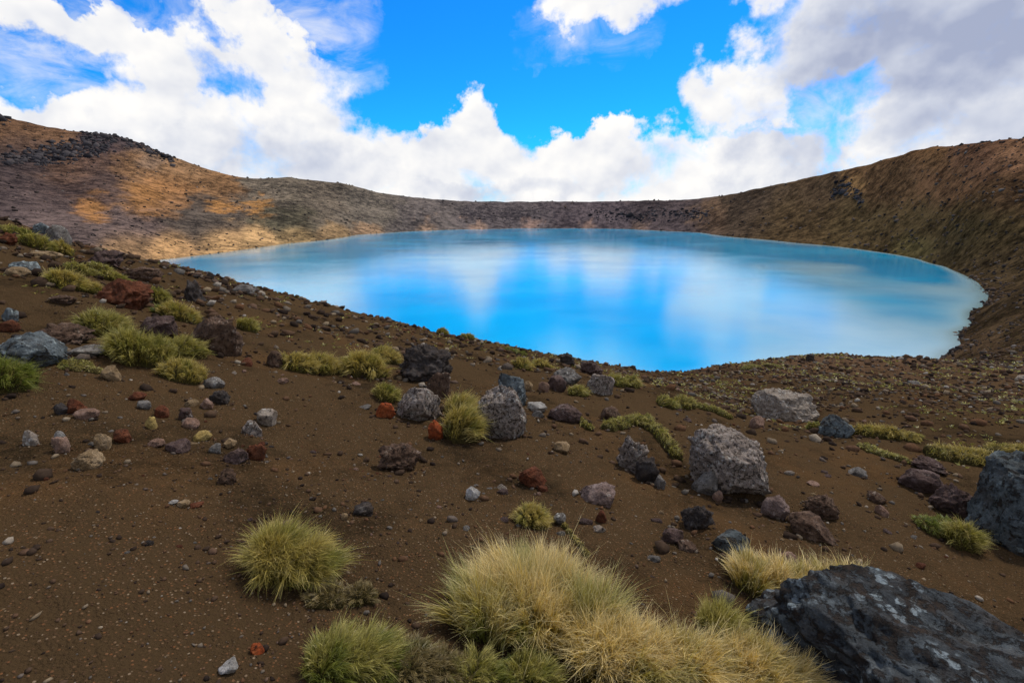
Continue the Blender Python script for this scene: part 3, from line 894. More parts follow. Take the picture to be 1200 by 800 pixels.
    ('stone', 'pinkish purple slab touching the dark red stone', (261, 293, 523, 544), 'purple', 'angular', dict(seed=111)),
    ('stone', 'round dark red stone right of the pinkish purple slab', (290, 315, 516, 539), 'red', 'scoria', dict(seed=112)),
    ('stone', 'dark stone with a rust face below the stone cluster', (254, 279, 545, 569), 'brown', 'scoria', dict(seed=113)),
    ('stone', 'flat purple stone flush with bare soil', (195, 225, 514, 530), 'purple', 'slab', dict(seed=114)),
    ('stone', 'flat pinkish stone left of the flat purple stone', (174, 194, 513, 523), 'pink', 'slab', dict(seed=115)),
    ('stone', 'red stone with a dark side beside a tan pebble', (134, 154, 501, 515), 'red', 'angular', dict(seed=116)),
    ('stone', 'tan grey pebble left of the red dark-sided stone', (111, 131, 505, 520), 'tan', 'round', dict(seed=117)),
    ('stone', 'pale pebble lying apart below the bright green tussock', (26, 43, 502, 512), 'pale', 'round', dict(seed=118)),
    ('stone', 'brown pebble under a small white one', (62, 81, 509, 521), 'pink', 'round', dict(seed=119)),
    ('stone', 'small white pebble above the brown pebble', (64, 76, 503, 511), 'white', 'round', dict(seed=120)),
    ('stone', 'long tan and brown stone lying alone on dark soil', (86, 123, 526, 545), 'tan', 'angular', dict(seed=121)),
    ('stone', 'grey-brown pebble between a white and a rust pebble', (209, 225, 584, 600), 'tan', 'round', dict(seed=122)),
    ('stone', 'white pebble left of the grey-brown pebble', (199, 211, 587, 597), 'white', 'round', dict(seed=123)),
    ('stone', 'rust pebble right of the grey-brown pebble', (224, 241, 590, 600), 'red', 'round', dict(seed=124)),
    ('rock', 'dark rock standing alone on the brow against the water', (243, 251, 318, 328), 'black', 'angular', dict(seed=125)),
    ('rock', 'grey rock on the far bench near the water edge', (1063, 1077, 446, 456), 'grey', 'angular', dict(seed=126)),
    ('rock', 'pale rock alone on the bench slope above the pale grass mound', (1192, 1212, 438, 447), 'pale', 'angular', dict(seed=127)),
    ('rock', 'dark rock capping the point of the bench over the lake', (944, 953, 414, 423), 'black', 'angular', dict(seed=128)),
    ('rock', 'small dark rock standing out of the shallow water', (1084, 1090, 409, 413), 'black', 'angular', dict(seed=129)),
]
for nm, lab, box, mat, style, kw in ROCKS:
    place_rock(nm, lab, *box, mat, style, **kw)

ROCK_SPOTS = [(np.array(o.location[:]), o.dimensions.x) for o in COL.objects if o.get('category') == 'rock']

# ------------------------------------------------------------------ grass
def grass_material(name, root, mid, tip, dry, green=None):
    m, n = new_mat(name)
    t = attr(n, 't', 'Fac'); rn = attr(n, 'rnd', 'Fac'); pa = attr(n, 'patch', 'Fac')
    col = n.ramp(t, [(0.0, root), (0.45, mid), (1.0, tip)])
    col = n.mix(n.smooth(rn, 0.55, 1.0, 0.0, 0.75), col, dry)
    if green:
        col = n.mix(n.m('MULTIPLY', pa, 0.85), col, green)
    col = n.mix(1.0, col, n.ramp(n.m('FRACT', n.m('MULTIPLY', rn, 7.31)), [(0.0, (0.6, 0.6, 0.6)), (1.0, (1.35, 1.35, 1.35))]), 'MULTIPLY')
    d = n.node('ShaderNodeBsdfDiffuse'); n.put(d.inputs[0], col)
    tr = n.node('ShaderNodeBsdfTranslucent'); n.put(tr.inputs[0], col)
    gl = n.node('ShaderNodeBsdfGlossy'); gl.inputs['Roughness'].default_value = 0.5
    mx = n.node('ShaderNodeMixShader'); mx.inputs[0].default_value = 0.32
    n.t.links.new(d.outputs[0], mx.inputs[1]); n.t.links.new(tr.outputs[0], mx.inputs[2])
    m2 = n.node('ShaderNodeMixShader'); m2.inputs[0].default_value = 0.04
    n.t.links.new(mx.outputs[0], m2.inputs[1]); n.t.links.new(gl.outputs[0], m2.inputs[2])
    n.t.links.new(m2.outputs[0], n.out.inputs[0])
    return m


GM = {
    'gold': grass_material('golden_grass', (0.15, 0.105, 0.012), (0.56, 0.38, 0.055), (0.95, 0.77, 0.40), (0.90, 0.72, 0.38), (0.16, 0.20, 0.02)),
    'straw': grass_material('straw_grass', (0.10, 0.08, 0.012), (0.36, 0.27, 0.04), (0.62, 0.48, 0.14), (0.60, 0.46, 0.18), (0.18, 0.20, 0.025)),
    'olive': grass_material('olive_grass', (0.07, 0.065, 0.010), (0.27, 0.23, 0.030), (0.54, 0.46, 0.13), (0.54, 0.42, 0.15), (0.15, 0.175, 0.018)),
    'green': grass_material('green_grass', (0.045, 0.055, 0.008), (0.16, 0.19, 0.02), (0.33, 0.33, 0.06), (0.36, 0.28, 0.08), (0.12, 0.18, 0.015)),
    'moss': grass_material('brown_moss', (0.055, 0.040, 0.012), (0.16, 0.115, 0.035), (0.32, 0.24, 0.09), (0.36, 0.27, 0.12), (0.15, 0.15, 0.02)),
}


def thatch_material():
    m, n = new_mat('dead_thatch')
    p = n.node('ShaderNodeNewGeometry').outputs['Position']
    a = n.noise(p, 30.0, 6.0, 0.7)
    col = n.ramp(a, [(0.3, (0.025, 0.021, 0.008)), (0.55, (0.07, 0.055, 0.018)), (0.75, (0.15, 0.11, 0.04))])
    principled(n, col, 1.0, 0.05, bump(n, a, 1.0, 0.03))
    return m


M_THATCH = thatch_material()


def blades_mesh(root, dirn, length, width, droop, g, seg=3):
    """tapered curved strips: root (n,3), dirn (n,3) unit, length (n)"""
    n = len(root)
    ts = np.linspace(0, 1, seg + 1)
    side = np.cross(dirn, g.normal(size=(n, 3))); side /= np.linalg.norm(side, axis=1)[:, None] + 1e-9
    bend = np.stack([dirn[:, 0], dirn[:, 1], np.zeros(n)], -1) * 0.35 + np.array([0, 0, -1.0])
    bend = bend + g.normal(size=(n, 3)) * 0.35
    co = []
    for k, t in enumerate(ts):
        c = root + dirn * (length * t)[:, None] + bend * (droop * length * t * t)[:, None]
        if k < seg:
            wv = side * (width * (1 - 0.75 * t) / 2)[:, None]
            co += [c - wv, c + wv]
        else:
            co += [c]
    per = 2 * seg + 1
    V = np.stack(co, 1).reshape(-1, 3)
    b = (np.arange(n) * per)[:, None]
    q = []
    for k in range(seg - 1):
        q.append(b + np.array([[2 * k, 2 * k + 1, 2 * k + 3, 2 * k + 2]]))
    quads = np.concatenate(q) if q else None
    tris = b + np.array([[2 * seg - 2, 2 * seg - 1, 2 * seg]])
    tt = np.tile(np.repeat(ts, 2)[:per], n)
    return V, tris, quads, tt, per


def tussock(name, label, pts, hpx, kind, blades=1500, spread=1.0, group=None, seed=0, flat=0.0, upright=0.55, wpx=1.1, greenside=0.0, droop=0.45, cat='grass', lenf=1.0, mound=0.42, seg=3):
    """clump over one or more photo spots (px, py of its foot middle, half width px); hpx = height in px above the foot"""
    g = np.random.default_rng(seed + 500)
    spots = []
    if len(pts) >= 3 and hpx < 40:               # ribbons: fill in between the traced spots
        dense = []
        for q0, q1 in zip(pts[:-1], pts[1:]):
            for t in (0, .34, .67):
                dense.append(tuple(a + (b - a) * t for a, b in zip(q0, q1)))
        pts = dense + [pts[-1]]
    for px, py, hw in pts:
        gp = ground_at(px, py)
        if gp is None:
            gp = ground_at(px, py + 6)
        if gp is None:
            print('MISS', name, px, py); continue
        dep = gp[1] * CP - (gp[2] - H) * SP
        spots.append((gp, hw * dep / F, dep))
    dep = np.mean([s[2] for s in spots])
    c0 = np.mean([s[0] for s in spots], 0)
    away = c0[:2] / np.linalg.norm(c0[:2])
    # the foot seen is the near edge, so the centre lies half a width behind it
    cent = [(s[0][:2] + away * s[1] * 0.55, s[1]) for s in spots]
    hm = (0.80 if mound < .5 else 0.95) * hpx * dep / F
    rads = np.array([c[1] for c in cent]); prob = rads ** 2 / (rads ** 2).sum()
    k = g.choice(len(cent), size=blades, p=prob)
    C = np.array([c[0] for c in cent])
    th = g.uniform(0, 2 * np.pi, blades); rr = np.sqrt(g.uniform(0, 1, blades))
    lump = 1 + 0.38 * perlin(np.stack([np.cos(th) * 2 + k * 5, np.sin(th) * 2, np.full(blades, seed * 1.7)], -1))
    R = rads[k]
    core = 0.76 * spread
    ox, oy = np.cos(th) * rr * lump, np.sin(th) * rr * lump
    x = C[k, 0] + ox * R * core; y = C[k, 1] + oy * R * core
    O = np.array([c0[0] + away[0] * rads.mean() * .5, c0[1] + away[1] * rads.mean() * .5, 0.0])
    O[2] = height(O[0], O[1])[0]
    zg = height(x, y)
    mh = hm * mound * (1 - flat * 0.3)
    dome = np.sqrt(np.clip(1 - rr ** 2, 0, 1))
    z = zg + mh * dome * 0.92
    tuft = perlin(np.stack([x, y, z], -1) / (0.16 * hm + 0.03) + seed)
    lean = np.array([0.16, 0.05]) + g.normal(0, 0.10, 2)          # the wind's lean
    az = th + g.normal(0, 0.22, blades) + tuft * 0.5
    out = (0.10 + 1.0 * rr ** 1.6) * (1.1 - upright) + g.normal(0, 0.12, blades)
    dn = np.stack([np.cos(az) * out + lean[0], np.sin(az) * out + lean[1], np.full(blades, 0.35 + upright) * (0.45 + 0.55 * dome)], -1)
    dn /= np.linalg.norm(dn, axis=1)[:, None]
    L = hm * lenf * np.where(g.uniform(0, 1, blades) < 0.08, g.uniform(1.0, 1.35, blades), g.uniform(0.45, 1.0, blades)) * (0.62 + 0.33 * dome) * (1 + 0.45 * tuft)
    # blades gather into tufts that lean together
    R3 = np.stack([x, y, z], -1)
    T = max(10, int(blades / 60))
    ti = g.choice(blades, T, replace=False)
    near = np.empty(blades, int)
    for q in range(0, blades, 4000):
        near[q:q + 4000] = ti[np.argmin(((R3[q:q + 4000, None, :2] - R3[None, ti, :2]) ** 2).sum(-1), 1)]
    tip = R3[near] + dn[near] * L[near][:, None] * 1.02
    dn2 = tip - R3; dn2 /= np.linalg.norm(dn2, axis=1)[:, None] + 1e-9
    mixk = g.uniform(0.3, 0.9, blades)[:, None]
    dn = dn * (1 - mixk) + dn2 * mixk
    dn /= np.linalg.norm(dn, axis=1)[:, None] + 1e-9
    tcol = np.repeat(0.0, blades) + (np.sin(near * 12.9898) * 43758.5453 % 1.0)
    wd = wpx * dep / F * g.uniform(0.6, 1.3, blades)
    V, tris, quads, tt, per = blades_mesh(np.stack([x, y, z], -1) - O, dn, L, wd, droop, g, seg)
    pn = fbm(np.stack([x, y, z], -1) / (0.6 * R.mean() + 0.02) + seed * 3.3, 2)
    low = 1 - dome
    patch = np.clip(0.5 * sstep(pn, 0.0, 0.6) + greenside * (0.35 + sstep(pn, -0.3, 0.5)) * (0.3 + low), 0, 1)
    root = bpy.data.objects.new(name, None)
    root.empty_display_size = 0.1
    COL.objects.link(root)
    root.location = O
    tag(root, label, cat, group)
    rn = np.clip(0.6 * g.uniform(0, 1, blades) + 0.4 * tcol, 0, 1)
    ic, fc = ico(4 if hpx > 40 else 3)
    for q, (c, rad) in enumerate(cent):          # each hump of the clump: its blades and the thatch they grow from
        mk = np.nonzero(k == q)[0]
        if len(mk) == 0:
            continue
        nb = len(mk)
        vi = (mk[:, None] * per + np.arange(per)[None]).ravel()
        remap = np.full(len(V), -1); remap[vi] = np.arange(len(vi))
        tq = remap[tris[mk]]
        qq = np.concatenate([remap[quads[mk + j * blades]] for j in range(len(quads) // blades)])
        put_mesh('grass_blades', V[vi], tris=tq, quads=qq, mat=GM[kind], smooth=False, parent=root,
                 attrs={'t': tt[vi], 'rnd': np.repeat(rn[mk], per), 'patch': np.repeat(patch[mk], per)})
        v = ic * np.array([rad * core * 0.98, rad * core * 0.98, 1.0])
        v[:, :2] *= (1 + 0.38 * perlin(np.stack([ic[:, 0] * 2 + q * 5, ic[:, 1] * 2, np.full(len(ic), seed * 1.7)], -1)))[:, None]
        wx = v[:, 0] + c[0]; wy = v[:, 1] + c[1]
        zz = height(wx, wy) + ic[:, 2] * np.where(ic[:, 2] > 0, mh, 0.06) * (1 + 0.15 * fbm(ic * 3 + seed, 3))
        put_mesh('root_mound', np.stack([wx, wy, zz], -1) - O, tris=fc, mat=M_THATCH, parent=root)
    return root


G1 = 'grass tussocks on the slope'
# the large clumps in front
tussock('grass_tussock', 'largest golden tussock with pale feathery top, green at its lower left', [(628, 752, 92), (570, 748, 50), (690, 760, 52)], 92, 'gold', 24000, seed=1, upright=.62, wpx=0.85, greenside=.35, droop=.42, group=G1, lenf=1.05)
tussock('grass_tussock', 'shaggy golden tussock right of the largest one', [(705, 800, 48), (750, 812, 60), (805, 818, 55)], 92, 'gold', 14000, seed=2, upright=.7, wpx=0.9, group=G1, greenside=.1)
tussock('grass_tussock', 'golden tussock at the lower left end of the dark long boulder', [(880, 815, 62), (935, 822, 30)], 70, 'gold', 9000, seed=3, upright=.75, wpx=0.9, group=G1)
tussock('grass_tussock', 'small olive tussock behind the golden ones by the dark long boulder', [(842, 758, 30)], 58, 'olive', 4000, seed=4, upright=.7, wpx=0.85, group=G1)
tussock('grass_tussock', 'long golden tussock trailing along the top of the dark boulder', [(876, 697, 27), (905, 698, 25), (935, 699, 22), (962, 700, 20), (990, 700, 18), (1010, 700, 13)], 48, 'gold', 9000, seed=5, upright=.62, wpx=0.85, group=G1)
tussock('grass_tussock', 'domed green-yellow tussock standing alone on bare soil', [(338, 684, 40), (368, 686, 30), (322, 678, 26)], 72, 'straw', 15000, seed=6, upright=.55, mound=.55, lenf=.65, wpx=0.85, greenside=.5, group=G1)
tussock('moss_cushion', 'small brownish mossy cushion below the domed green-yellow tussock', [(385, 712, 32), (424, 708, 24)], 32, 'moss', 3500, seed=7, upright=.5, wpx=0.9, group=G1, lenf=.55, cat='moss')
tussock('grass_tussock', 'mossy mound with a bright green left flank and brown crown', [(402, 808, 52), (440, 800, 44)], 84, 'olive', 9000, seed=8, upright=.55, greenside=.9, wpx=0.9, group=G1, lenf=.5)
tussock('moss_cushion', 'brown matted moss between the green mound and the largest tussock', [(487, 812, 46), (525, 806, 32)], 66, 'moss', 6000, seed=9, upright=.5, wpx=0.9, group=G1, lenf=.4, cat='moss')
tussock('grass_tussock', 'short dark green grass under the front of the largest tussock', [(560, 818, 42), (625, 822, 48)], 62, 'olive', 6000, seed=10, upright=.5, greenside=.7, wpx=0.9, group=G1, lenf=.6)
# middle distance
MID = [
    ('small round straw tussock beside a grey stone on bare soil', [(624, 620, 22)], 26, 'straw', 2200),
    ('straw tussock hanging on the left side of the pale pitted boulder', [(543, 514, 24), (541, 496, 20)], 46, 'straw', 3200),
    ('small round green-yellow tussock above an orange-red stone', [(455, 470, 14)], 24, 'olive', 1400),
    ('long yellow tussock left of its taller golden neighbour', [(352, 436, 20), (380, 436, 20)], 27, 'straw', 2600),
    ('taller golden tussock in the row left of the black craggy rock', [(428, 442, 26)], 34, 'straw', 2600),
    ('pale tussock at the right end of the row by the black craggy rock', [(453, 424, 18)], 20, 'straw', 1400),
    ('bright green tussock in front of the rounded blue-grey boulder', [(6, 457, 28)], 44, 'green', 2600),
    ('large yellow-green tussock with a sloping back below the scoria boulder', [(160, 434, 26), (186, 436, 18)], 46, 'olive', 3800),
    ('low smooth yellow tussock at the foot of the large sloping one', [(216, 450, 25)], 27, 'straw', 2000),
    ('olive green tussock right of the large sloping one', [(219, 424, 24)], 25, 'olive', 1800),
    ('round olive tussock between maroon rock and scoria boulder', [(124, 394, 25)], 32, 'olive', 2200),
    ('golden dome tussock right of the scoria boulder', [(211, 377, 20)], 24, 'straw', 1900),
    ('small olive tussock touching the right side of the scoria boulder', [(188, 355, 12)], 18, 'olive', 1000),
    ('straw tussock left of the scoria boulder', [(80, 343, 21)], 27, 'straw', 1900),
    ('low straw tussock right of the round one on the brow', [(104, 345, 16)], 16, 'straw', 900),
    ('flat olive tussock behind the scoria boulder', [(135, 327, 16)], 14, 'olive', 900),
    ('low olive tussock on the brow above the straw one', [(94, 321, 15)], 15, 'olive', 900),
    ('mossy tussock on the brow beside the dark rocky lump', [(118, 315, 13)], 13, 'olive', 800),
    ('brown-green tussock on the crest beside the grey weathered rock', [(46, 293, 15)], 21, 'olive', 1000),
    ('dark olive tussock on the very top of the brow', [(18, 272, 15)], 16, 'olive', 900),
    ('straw tussock hugging the right side of the crest rocks', [(74, 297, 11)], 19, 'straw', 700),
    ('small olive tussock right of the brown pitted rock', [(290, 385, 12)], 20, 'olive', 900),
    ('green tussock right of the scoria boulder behind the golden dome', [(190, 372, 9)], 14, 'green', 600),
    ('tiny straw tussock on the brow left of its tiny twin over the lake', [(519, 390, 8)], 11, 'olive', 500),
    ('tiny olive tussock on the brow below the tiny straw one', [(548, 399, 9)], 10, 'olive', 500),
    ('low green cushion on the brow left of the pale grass hummock', [(598, 413, 8), (612, 416, 7)], 8, 'green', 500),
    ('pale flat grass hummock on the brow beside black rock', [(613, 432, 13), (634, 432, 13)], 15, 'straw', 1500),
    ('green-topped hummock on the brow right of the lichened rock', [(720, 454, 14), (739, 455, 12)], 19, 'olive', 1600),
    ('small olive tussock left of the lichened brow rock', [(677, 461, 12)], 16, 'olive', 900),
    ('yellow-green mound on the slope right of the brow notch', [(781, 476, 14), (802, 477, 14)], 16, 'olive', 1500),
    ('low grass ribbon trailing right from the yellow-green mound', [(822, 480, 9), (838, 483, 9), (852, 488, 7)], 9, 'olive', 1100),
    ('curved mossy bank arching over bare soil above the spotted rock', [(713, 506, 10), (733, 498, 13), (754, 498, 13), (771, 512, 10), (783, 524, 9), (795, 535, 7)], 16, 'olive', 3000),
    ('thin grass ribbon along the edge of the mauve slab', [(676, 492, 5), (684, 500, 5), (692, 505, 4)], 9, 'olive', 600),
    ('dome of yellow grass on the bench beside a dark lichened rock', [(1006, 510, 13), (1030, 512, 17), (1047, 514, 10)], 20, 'straw', 2200),
    ('low yellow grass tuft right of the dome of yellow grass', [(1066, 514, 13)], 10, 'straw', 700),
    ('long yellow grass mound with green base above purple rocks', [(1100, 536, 17), (1128, 540, 20), (1156, 543, 16)], 22, 'straw', 2800),
    ('pale grass mound behind the upright blue-green boulder', [(1172, 534, 16), (1196, 537, 18)], 17, 'straw', 1500),
    ('flat grass strip stepping down the bench below the yellow dome', [(1016, 526, 11), (1036, 535, 11), (1056, 546, 9)], 9, 'olive', 1300),
    ('bright green grass patch left of the upright blue-green boulder', [(1090, 622, 18), (1106, 618, 14)], 17, 'green', 1600),
    ('brownish grass tuft growing against the upright blue-green boulder', [(1125, 638, 17)], 36, 'olive', 1800),
    ('straw blades sprouting right of the small round straw tussock', [(662, 622, 5), (676, 640, 5), (686, 656, 5)], 8, 'straw', 500),
    ('low olive grass along the crest above the bare notch', [(880, 432, 14), (905, 430, 12)], 7, 'olive', 600),
    ('small moss tuft on top of the dark lichened bench rock', [(955, 500, 10)], 12, 'olive', 500),
    ('sparse olive grass below the rounded blue-grey boulder', [(90, 438, 18), (112, 442, 10)], 9, 'olive', 600),
]
for i, (lab, pts, hpx, kind, nb) in enumerate(MID):
    tussock('grass_tussock', lab, pts, hpx, kind, int(nb * 1.55), seed=40 + i, upright=.6, wpx=0.72, greenside=0.1, group=G1, lenf=0.58, mound=0.66, spread=1.2, droop=0.5, seg=2)

# ------------------------------------------------------------------ loose stones, gravel, rubble
def ok_spot(x, y, r0=0.9):
    return np.hypot(x, y) > r0


stone_defs = [('grey', 'small loose grey stone lying on the bare dark soil', 0.22), ('purple', 'small loose purple-brown stone lying on the bare dark soil', 0.20),
              ('pink', 'small loose pinkish stone lying on the bare dark soil', 0.16), ('red', 'small loose rust-red stone lying on the bare dark soil', 0.12),
              ('black', 'small loose black lava stone lying on the bare dark soil', 0.12), ('pale', 'small loose pale stone lying on the bare dark soil', 0.10),
              ('tan', 'small loose tan stone lying on the bare dark soil', 0.08)]
g = np.random.default_rng(2024)
protos = {}
for kd, lab, _ in stone_defs:
    for q in range(3):
        v, f = rock_shape(3, 900 + q * 7 + len(protos), ['round', 'angular', 'slab'][q])
        v = v * np.array([0.5, 0.42, [0.34, 0.36, 0.2][q]])
        me_o = put_mesh('stone', v, tris=f, mat=RM[kd])
        protos[(kd, q)] = me_o.data
        bpy.data.objects.remove(me_o)
NS = 280
az = np.radians(g.uniform(-47, 47, 900)); r = np.exp(g.uniform(math.log(2.4), math.log(17), 900))
clus = perlin(np.stack([r * np.sin(az) / 1.3, r * np.cos(az) / 1.3, np.zeros(900)], -1))
sel = np.argsort(-(clus + g.uniform(-.6, .6, 900)))[:NS]
az, r = az[sel], r[sel]
x, y = r * np.sin(az), r * np.cos(az)
z = height(x, y)
pk = g.choice(len(stone_defs), size=NS, p=np.array([s[2] for s in stone_defs]) / sum(s[2] for s in stone_defs))
import re
marks = [(np.array(o.location[:2]), re.split(r" (?:with|beside|behind|lying|above|below|left|right|between|standing|leaning|next|alone|at|in|on|under|of|along|crowning|perched|set|wedged|touching|topping|growing|half|pointing|paired|sloping|nearest|flush|capping|where|trailing|hanging|hugging|cut|arching|stepping|against|leading|sprouting)\b", o["label"])[0])
         for o in COL.objects if "label" in o and o.parent is None]
MP = np.array([m_[0] for m_ in marks])
words = {'grey': 'grey', 'purple': 'purple-brown', 'pink': 'pinkish', 'red': 'rust-red', 'black': 'black', 'pale': 'pale', 'tan': 'tan'}
for i in range(NS):
    kd, lab, _ = stone_defs[pk[i]]
    q = int(g.integers(3))
    ob = bpy.data.objects.new('stone', protos[(kd, q)])
    COL.objects.link(ob)
    s = float(np.clip(0.04 * g.lognormal(0, 0.5) * (0.55 + 0.10 * r[i]), 0.022, 0.24))
    ob.location = (x[i], y[i], z[i] + 0.02 * s)
    ob.scale = (s * g.uniform(.8, 1.25), s * g.uniform(.8, 1.1), s * g.uniform(.8, 1.1))
    ob.rotation_euler = (g.uniform(-.3, .3), g.uniform(-.3, .3), g.uniform(0, 6.28))
    nm = marks[int(np.argmin(((MP - np.array([x[i], y[i]])) ** 2).sum(1)))][1]
    tag(ob, 'small %s %s stone on bare soil near the %s' % (['rounded', 'angular', 'flat'][q], words[kd], ' '.join(nm.split()[:7])), 'stone', 'small loose stones strewn on the soil')


def gravel_material(name, ramp):
    m, n = new_mat(name)
    rn = attr(n, 'rnd', 'Fac')
    pos = n.node('ShaderNodeNewGeometry').outputs['Position']
    col = n.ramp(rn, ramp)
    col = n.mix(1.0, col, n.ramp(n.noise(pos, 40, 4, .65), [(0.25, (0.55, 0.55, 0.55)), (0.75, (1.4, 1.4, 1.4))]), 'MULTIPLY')
    principled(n, col, 1.0, 0.03)
    return m


M_GRAVEL = gravel_material('mixed_gravel', [(0.0, (0.02, 0.014, 0.011)), (0.3, (0.045, 0.029, 0.019)), (0.52, (0.075, 0.046, 0.028)), (0.70, (0.10, 0.05, 0.025)), (0.80, (0.09, 0.08, 0.068)), (0.90, (0.13, 0.10, 0.07)), (0.96, (0.19, 0.14, 0.085)), (1.0, (0.28, 0.25, 0.21))])
M_RUBBLE = gravel_material('dark_rubble', [(0.0, (0.018, 0.015, 0.014)), (0.35, (0.045, 0.036, 0.031)), (0.6, (0.075, 0.058, 0.048)), (0.8, (0.11, 0.085, 0.072)), (0.92, (0.13, 0.08, 0.05)), (1.0, (0.19, 0.17, 0.15))])


def pebble_mesh(name, x, y, s, mat, seed, level=1, label=None, emb=0.1, sq=(0.45, 0.8)):
    g = np.random.default_rng(seed)
    co, f = ico(level)
    n = len(x)
    z = height(x, y)
    # random jitter per vertex from a small set of shapes
    var = np.stack([co * (1 + g.uniform(-.38, .38, (len(co), 1))) * np.array([1, g.uniform(.6, 1), 1]) for _ in range(24)])
    V = var[g.integers(0, 24, n)]
    V = V * np.array([1, 1, 1.0]) * (s / 2)[:, None, None]
    V[:, :, 2] *= g.uniform(*sq, n)[:, None]
    a = g.uniform(0, 6.283, n); ca, sa = np.cos(a)[:, None], np.sin(a)[:, None]
    tl = g.uniform(-.35, .35, n)[:, None]
    X = V[:, :, 0] * ca - V[:, :, 1] * sa; Y = V[:, :, 0] * sa + V[:, :, 1] * ca
    Z = V[:, :, 2] + X * tl
    P = np.stack([X + x[:, None], Y + y[:, None], Z + (z + s * emb)[:, None]], -1).reshape(-1, 3)
    F_ = (f[None] + (np.arange(n) * len(co))[:, None, None]).reshape(-1, 3)
    ob = put_mesh(name, P, tris=F_, mat=mat, smooth=False, attrs={'rnd': np.repeat(g.uniform(0, 1, n), len(co))})
    tag(ob, label, None, None, 'stuff')
    return ob


g = np.random.default_rng(31)
n = 30500
az = np.radians(g.uniform(-56, 56, n)); r = np.exp(g.uniform(math.log(1.1), math.log(30), n))
x, y = r * np.sin(az), r * np.cos(az)
dn = fbm(np.stack([x / 2.2, y / 2.2, np.zeros(n)], -1), 3)
# stonier towards the brow and on the bench to the right
p = np.clip(0.42 + 0.6 * dn + 0.45 * sstep(r, 6, 12), 0.08, 1)
k = g.uniform(0, 1, n) < p
x, y, r = x[k], y[k], r[k]
s = 0.0030 * r * np.clip(g.lognormal(-0.1, 0.85, len(r)), 0.35, 9) + 0.003
s = np.where(r > 8, s * (1.15 + 0.9 * sstep(x, 4, -8)), s)
# crumbs and chips gathered round the foot of each rock
ex, ey, es = [], [], []
for c_, w_ in ROCK_SPOTS:
    m_ = 26 if w_ > 0.12 else 10
    a_ = g.uniform(0, 6.283, m_); d_ = w_ * (0.45 + np.abs(g.normal(0, 0.22, m_)))
    ex.append(c_[0] + np.cos(a_) * d_); ey.append(c_[1] + np.sin(a_) * d_)
    es.append(np.clip(w_ * 0.07 * g.lognormal(0, .6, m_), 0.006, 0.12))
x = np.concatenate([x] + ex); y = np.concatenate([y] + ey); s = np.concatenate([s] + es)
s = np.minimum(s, 0.2)
pebble_mesh('gravel', x, y, s, M_GRAVEL, 5, label='loose gravel and grit scattered over the soil')
n = 30000
az = np.radians(g.uniform(-58, 58, n)); r = np.exp(g.uniform(math.log(24), math.log(600), n))
x, y = r * np.sin(az), r * np.cos(az)
z = height(x, y)
dn = fbm(np.stack([x / 30, y / 30, np.zeros(n)], -1), 3)
k = (z > -0.15) & (g.uniform(0, 1, n) < np.clip(0.55 + 0.8 * dn, 0.05, 1))
x, y, r = x[k], y[k], r[k]
s = np.clip(0.0024 * r * np.clip(g.lognormal(0, 0.5, len(r)), 0.4, 2.8), 0.05, 2.2)
pebble_mesh('hillside_rubble', x, y, s, M_RUBBLE, 6, label='dark rubble strewn over the crater slopes')

# dark lava bands across the left hill and along its crest
def lava_band(label, line, spread_px, n, size, seed):
    g = np.random.default_rng(seed)
    L = np.array(line, float)
    seg = np.linalg.norm(np.diff(L, axis=0), axis=1); cum = np.concatenate([[0], np.cumsum(seg)]) / seg.sum()
    t = g.uniform(0, 1, n)
    px = np.interp(t, cum, L[:, 0]) + g.normal(0, spread_px, n); py = np.interp(t, cum, L[:, 1]) + g.normal(0, spread_px, n)
    d = pix_dir(px, py); h = np.hypot(d[:, 0], d[:, 1])
    rr = np.exp(np.linspace(math.log(110), math.log(640), 110))
    x = (d[:, :1] / h[:, None] * rr); y = d[:, 1:2] / h[:, None] * rr; zr = H + d[:, 2:] / h[:, None] * rr
    below = zr <= base_height(x.ravel(), y.ravel()).reshape(x.shape)
    hit = below.any(1); kk = below.argmax(1)
    x = x[np.arange(n), kk][hit]; y = y[np.arange(n), kk][hit]
    jit = g.uniform(0.972, 1.005, len(x)); x = x * jit; y = y * jit
    s = np.clip(size * g.lognormal(0, .5, len(x)), 0.6, 9)
    co, f = ico(2)
    V = []
    z = height(x, y)
    forms = [rock_shape(2, q, 'craggy')[0] for q in range(24)]
    for i in range(len(x)):
        v = forms[int(g.integers(24))]
        v = v * np.array([s[i] * .6, s[i] * .5, s[i] * .5])
        V.append(v + np.array([x[i], y[i], z[i]]))
    P = np.vstack(V)
    O = np.array([x.mean(), y.mean(), z.mean()])
    F_ = (f[None] + (np.arange(len(x)) * len(co))[:, None, None]).reshape(-1, 3)
    ob = put_mesh('lava_outcrop', P - O, tris=F_, mat=M_BAND, smooth=False, attrs={'rnd': np.repeat(g.uniform(0, 1, len(x)), len(co))})
    ob.location = O
    tag(ob, label, None, None, 'stuff')
    return ob


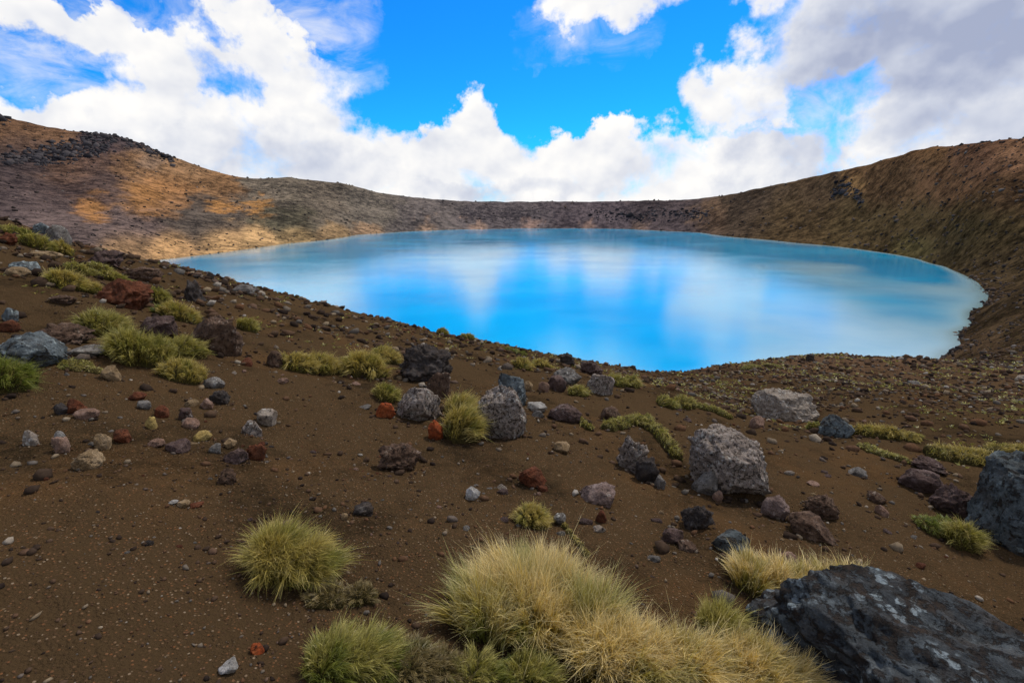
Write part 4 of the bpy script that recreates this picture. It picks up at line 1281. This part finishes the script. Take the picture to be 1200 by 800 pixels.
M_BAND = gravel_material('lava_crag', [(0.0, (0.016, 0.015, 0.017)), (0.6, (0.05, 0.045, 0.047)), (1.0, (0.10, 0.085, 0.08))])
lava_band('upper dark lava band slanting across the orange-stained hill', [(-5, 188), (40, 182), (75, 172), (110, 163), (135, 160)], 3.2, 520, 1.45, 1)
lava_band('lower dark lava band beneath the upper one on the hill', [(45, 192), (80, 183), (110, 177), (128, 171)], 2.6, 360, 1.25, 2)
lava_band('dark crag at the summit of the left hill', [(-6, 138), (4, 135), (18, 139)], 1.5, 90, 1.7, 3)
lava_band('jagged rocks along the crest of the orange-stained hill', [(95, 156), (120, 156), (150, 163), (180, 178), (205, 187)], 2.0, 320, 1.3, 4)
lava_band('dark rocky lip of the scar on the right hill', [(975, 226), (985, 219), (998, 219), (1006, 228), (1010, 236)], 1.5, 130, 0.9, 5)
lava_band('dark rocks in rows under the far rim', [(690, 250), (740, 252), (780, 250), (830, 252)], 2.2, 300, 1.1, 6)

# low sparse plants that nobody could count on the bench and on the near brow
g = np.random.default_rng(77)
n = 5200
az = np.radians(np.where(g.uniform(0, 1, n) < .68, g.uniform(16, 56, n), g.uniform(-52, 16, n)))
r = np.exp(g.uniform(math.log(8), math.log(75), n))
x, y = r * np.sin(az), r * np.cos(az)
z = height(x, y)
k = (z > 0.3) & (fbm(np.stack([x / 5, y / 5, np.zeros(n)], -1), 3) + g.uniform(-.4, .4, n) > 0.05)
x, y, z, r = x[k], y[k], z[k], r[k]
nb = 9
x, y, z, r = [np.repeat(q, nb) for q in (x, y, z, r)]
m_ = len(x)
hh = 0.0042 * r * g.uniform(.6, 1.3, m_) + 0.015
a = g.uniform(0, 6.283, m_)
dn_ = np.stack([np.cos(a) * .8, np.sin(a) * .8, np.full(m_, .6)], -1); dn_ /= np.linalg.norm(dn_, axis=1)[:, None]
V, tris, quads, tt, per = blades_mesh(np.stack([x + np.cos(a) * hh * .6, y + np.sin(a) * hh * .6, z], -1), dn_, hh, 0.0022 * r, 0.3, g, seg=2)
ob = put_mesh('ground_cover', V, tris=tris, quads=quads, mat=GM['olive'], smooth=False, attrs={'t': tt, 'rnd': np.repeat(g.uniform(0, 1, m_), per), 'patch': np.repeat(g.uniform(0, .6, m_), per)})
tag(ob, 'low olive plants dotted over the slopes', None, None, 'stuff')

# dark rocks along the open water's edge
g = np.random.default_rng(5)
n = 60000
az = np.radians(g.uniform(18, 50, n)); r = np.exp(g.uniform(math.log(52), math.log(210), n))
x, y = r * np.sin(az), r * np.cos(az)
z = height(x, y)
k = (z > -0.3) & (z < 0.55) & (g.uniform(0, 1, n) < 0.55)
x, y, r = x[k][:3500], y[k][:3500], r[k][:3500]
pebble_mesh('shore_rocks', x, y, np.clip(0.32 * g.lognormal(0, 0.55, len(r)), 0.1, 1.5), M_RUBBLE, 8, label='dark rocks lining the water edge')

# brown rubble over the bench between the near slope and the water
g = np.random.default_rng(15)
n = 17000
az = np.radians(g.uniform(12, 56, n)); r = np.exp(g.uniform(math.log(11), math.log(75), n))
x, y = r * np.sin(az), r * np.cos(az)
z = height(x, y)
k = (z > 0.1) & (fbm(np.stack([x / 4, y / 4, np.zeros(n)], -1), 3) + g.uniform(-.8, .8, n) > -0.1)
x, y, r = x[k], y[k], r[k]
pebble_mesh('bench_rubble', x, y, 0.0042 * r * np.clip(g.lognormal(0, .5, len(r)), .4, 3.0), M_GRAVEL, 16, label='brown rubble covering the bench above the water')

# stones over the shelf and the slope round the right-hand end of the lake
n = 12000
az = np.radians(g.uniform(30, 58, n)); r = np.exp(g.uniform(math.log(60), math.log(320), n))
x, y = r * np.sin(az), r * np.cos(az)
z = height(x, y)
k = (z > 0.15) & (fbm(np.stack([x / 14, y / 14, np.zeros(n)], -1), 3) + g.uniform(-.8, .8, n) > 0.0)
x, y, r = x[k], y[k], r[k]
pebble_mesh('shelf_rubble', x, y, 0.0030 * r * np.clip(g.lognormal(0, .45, len(r)), .4, 2.5), M_RUBBLE, 17, label='dark stones strewn round the gravel shelf of the lake')
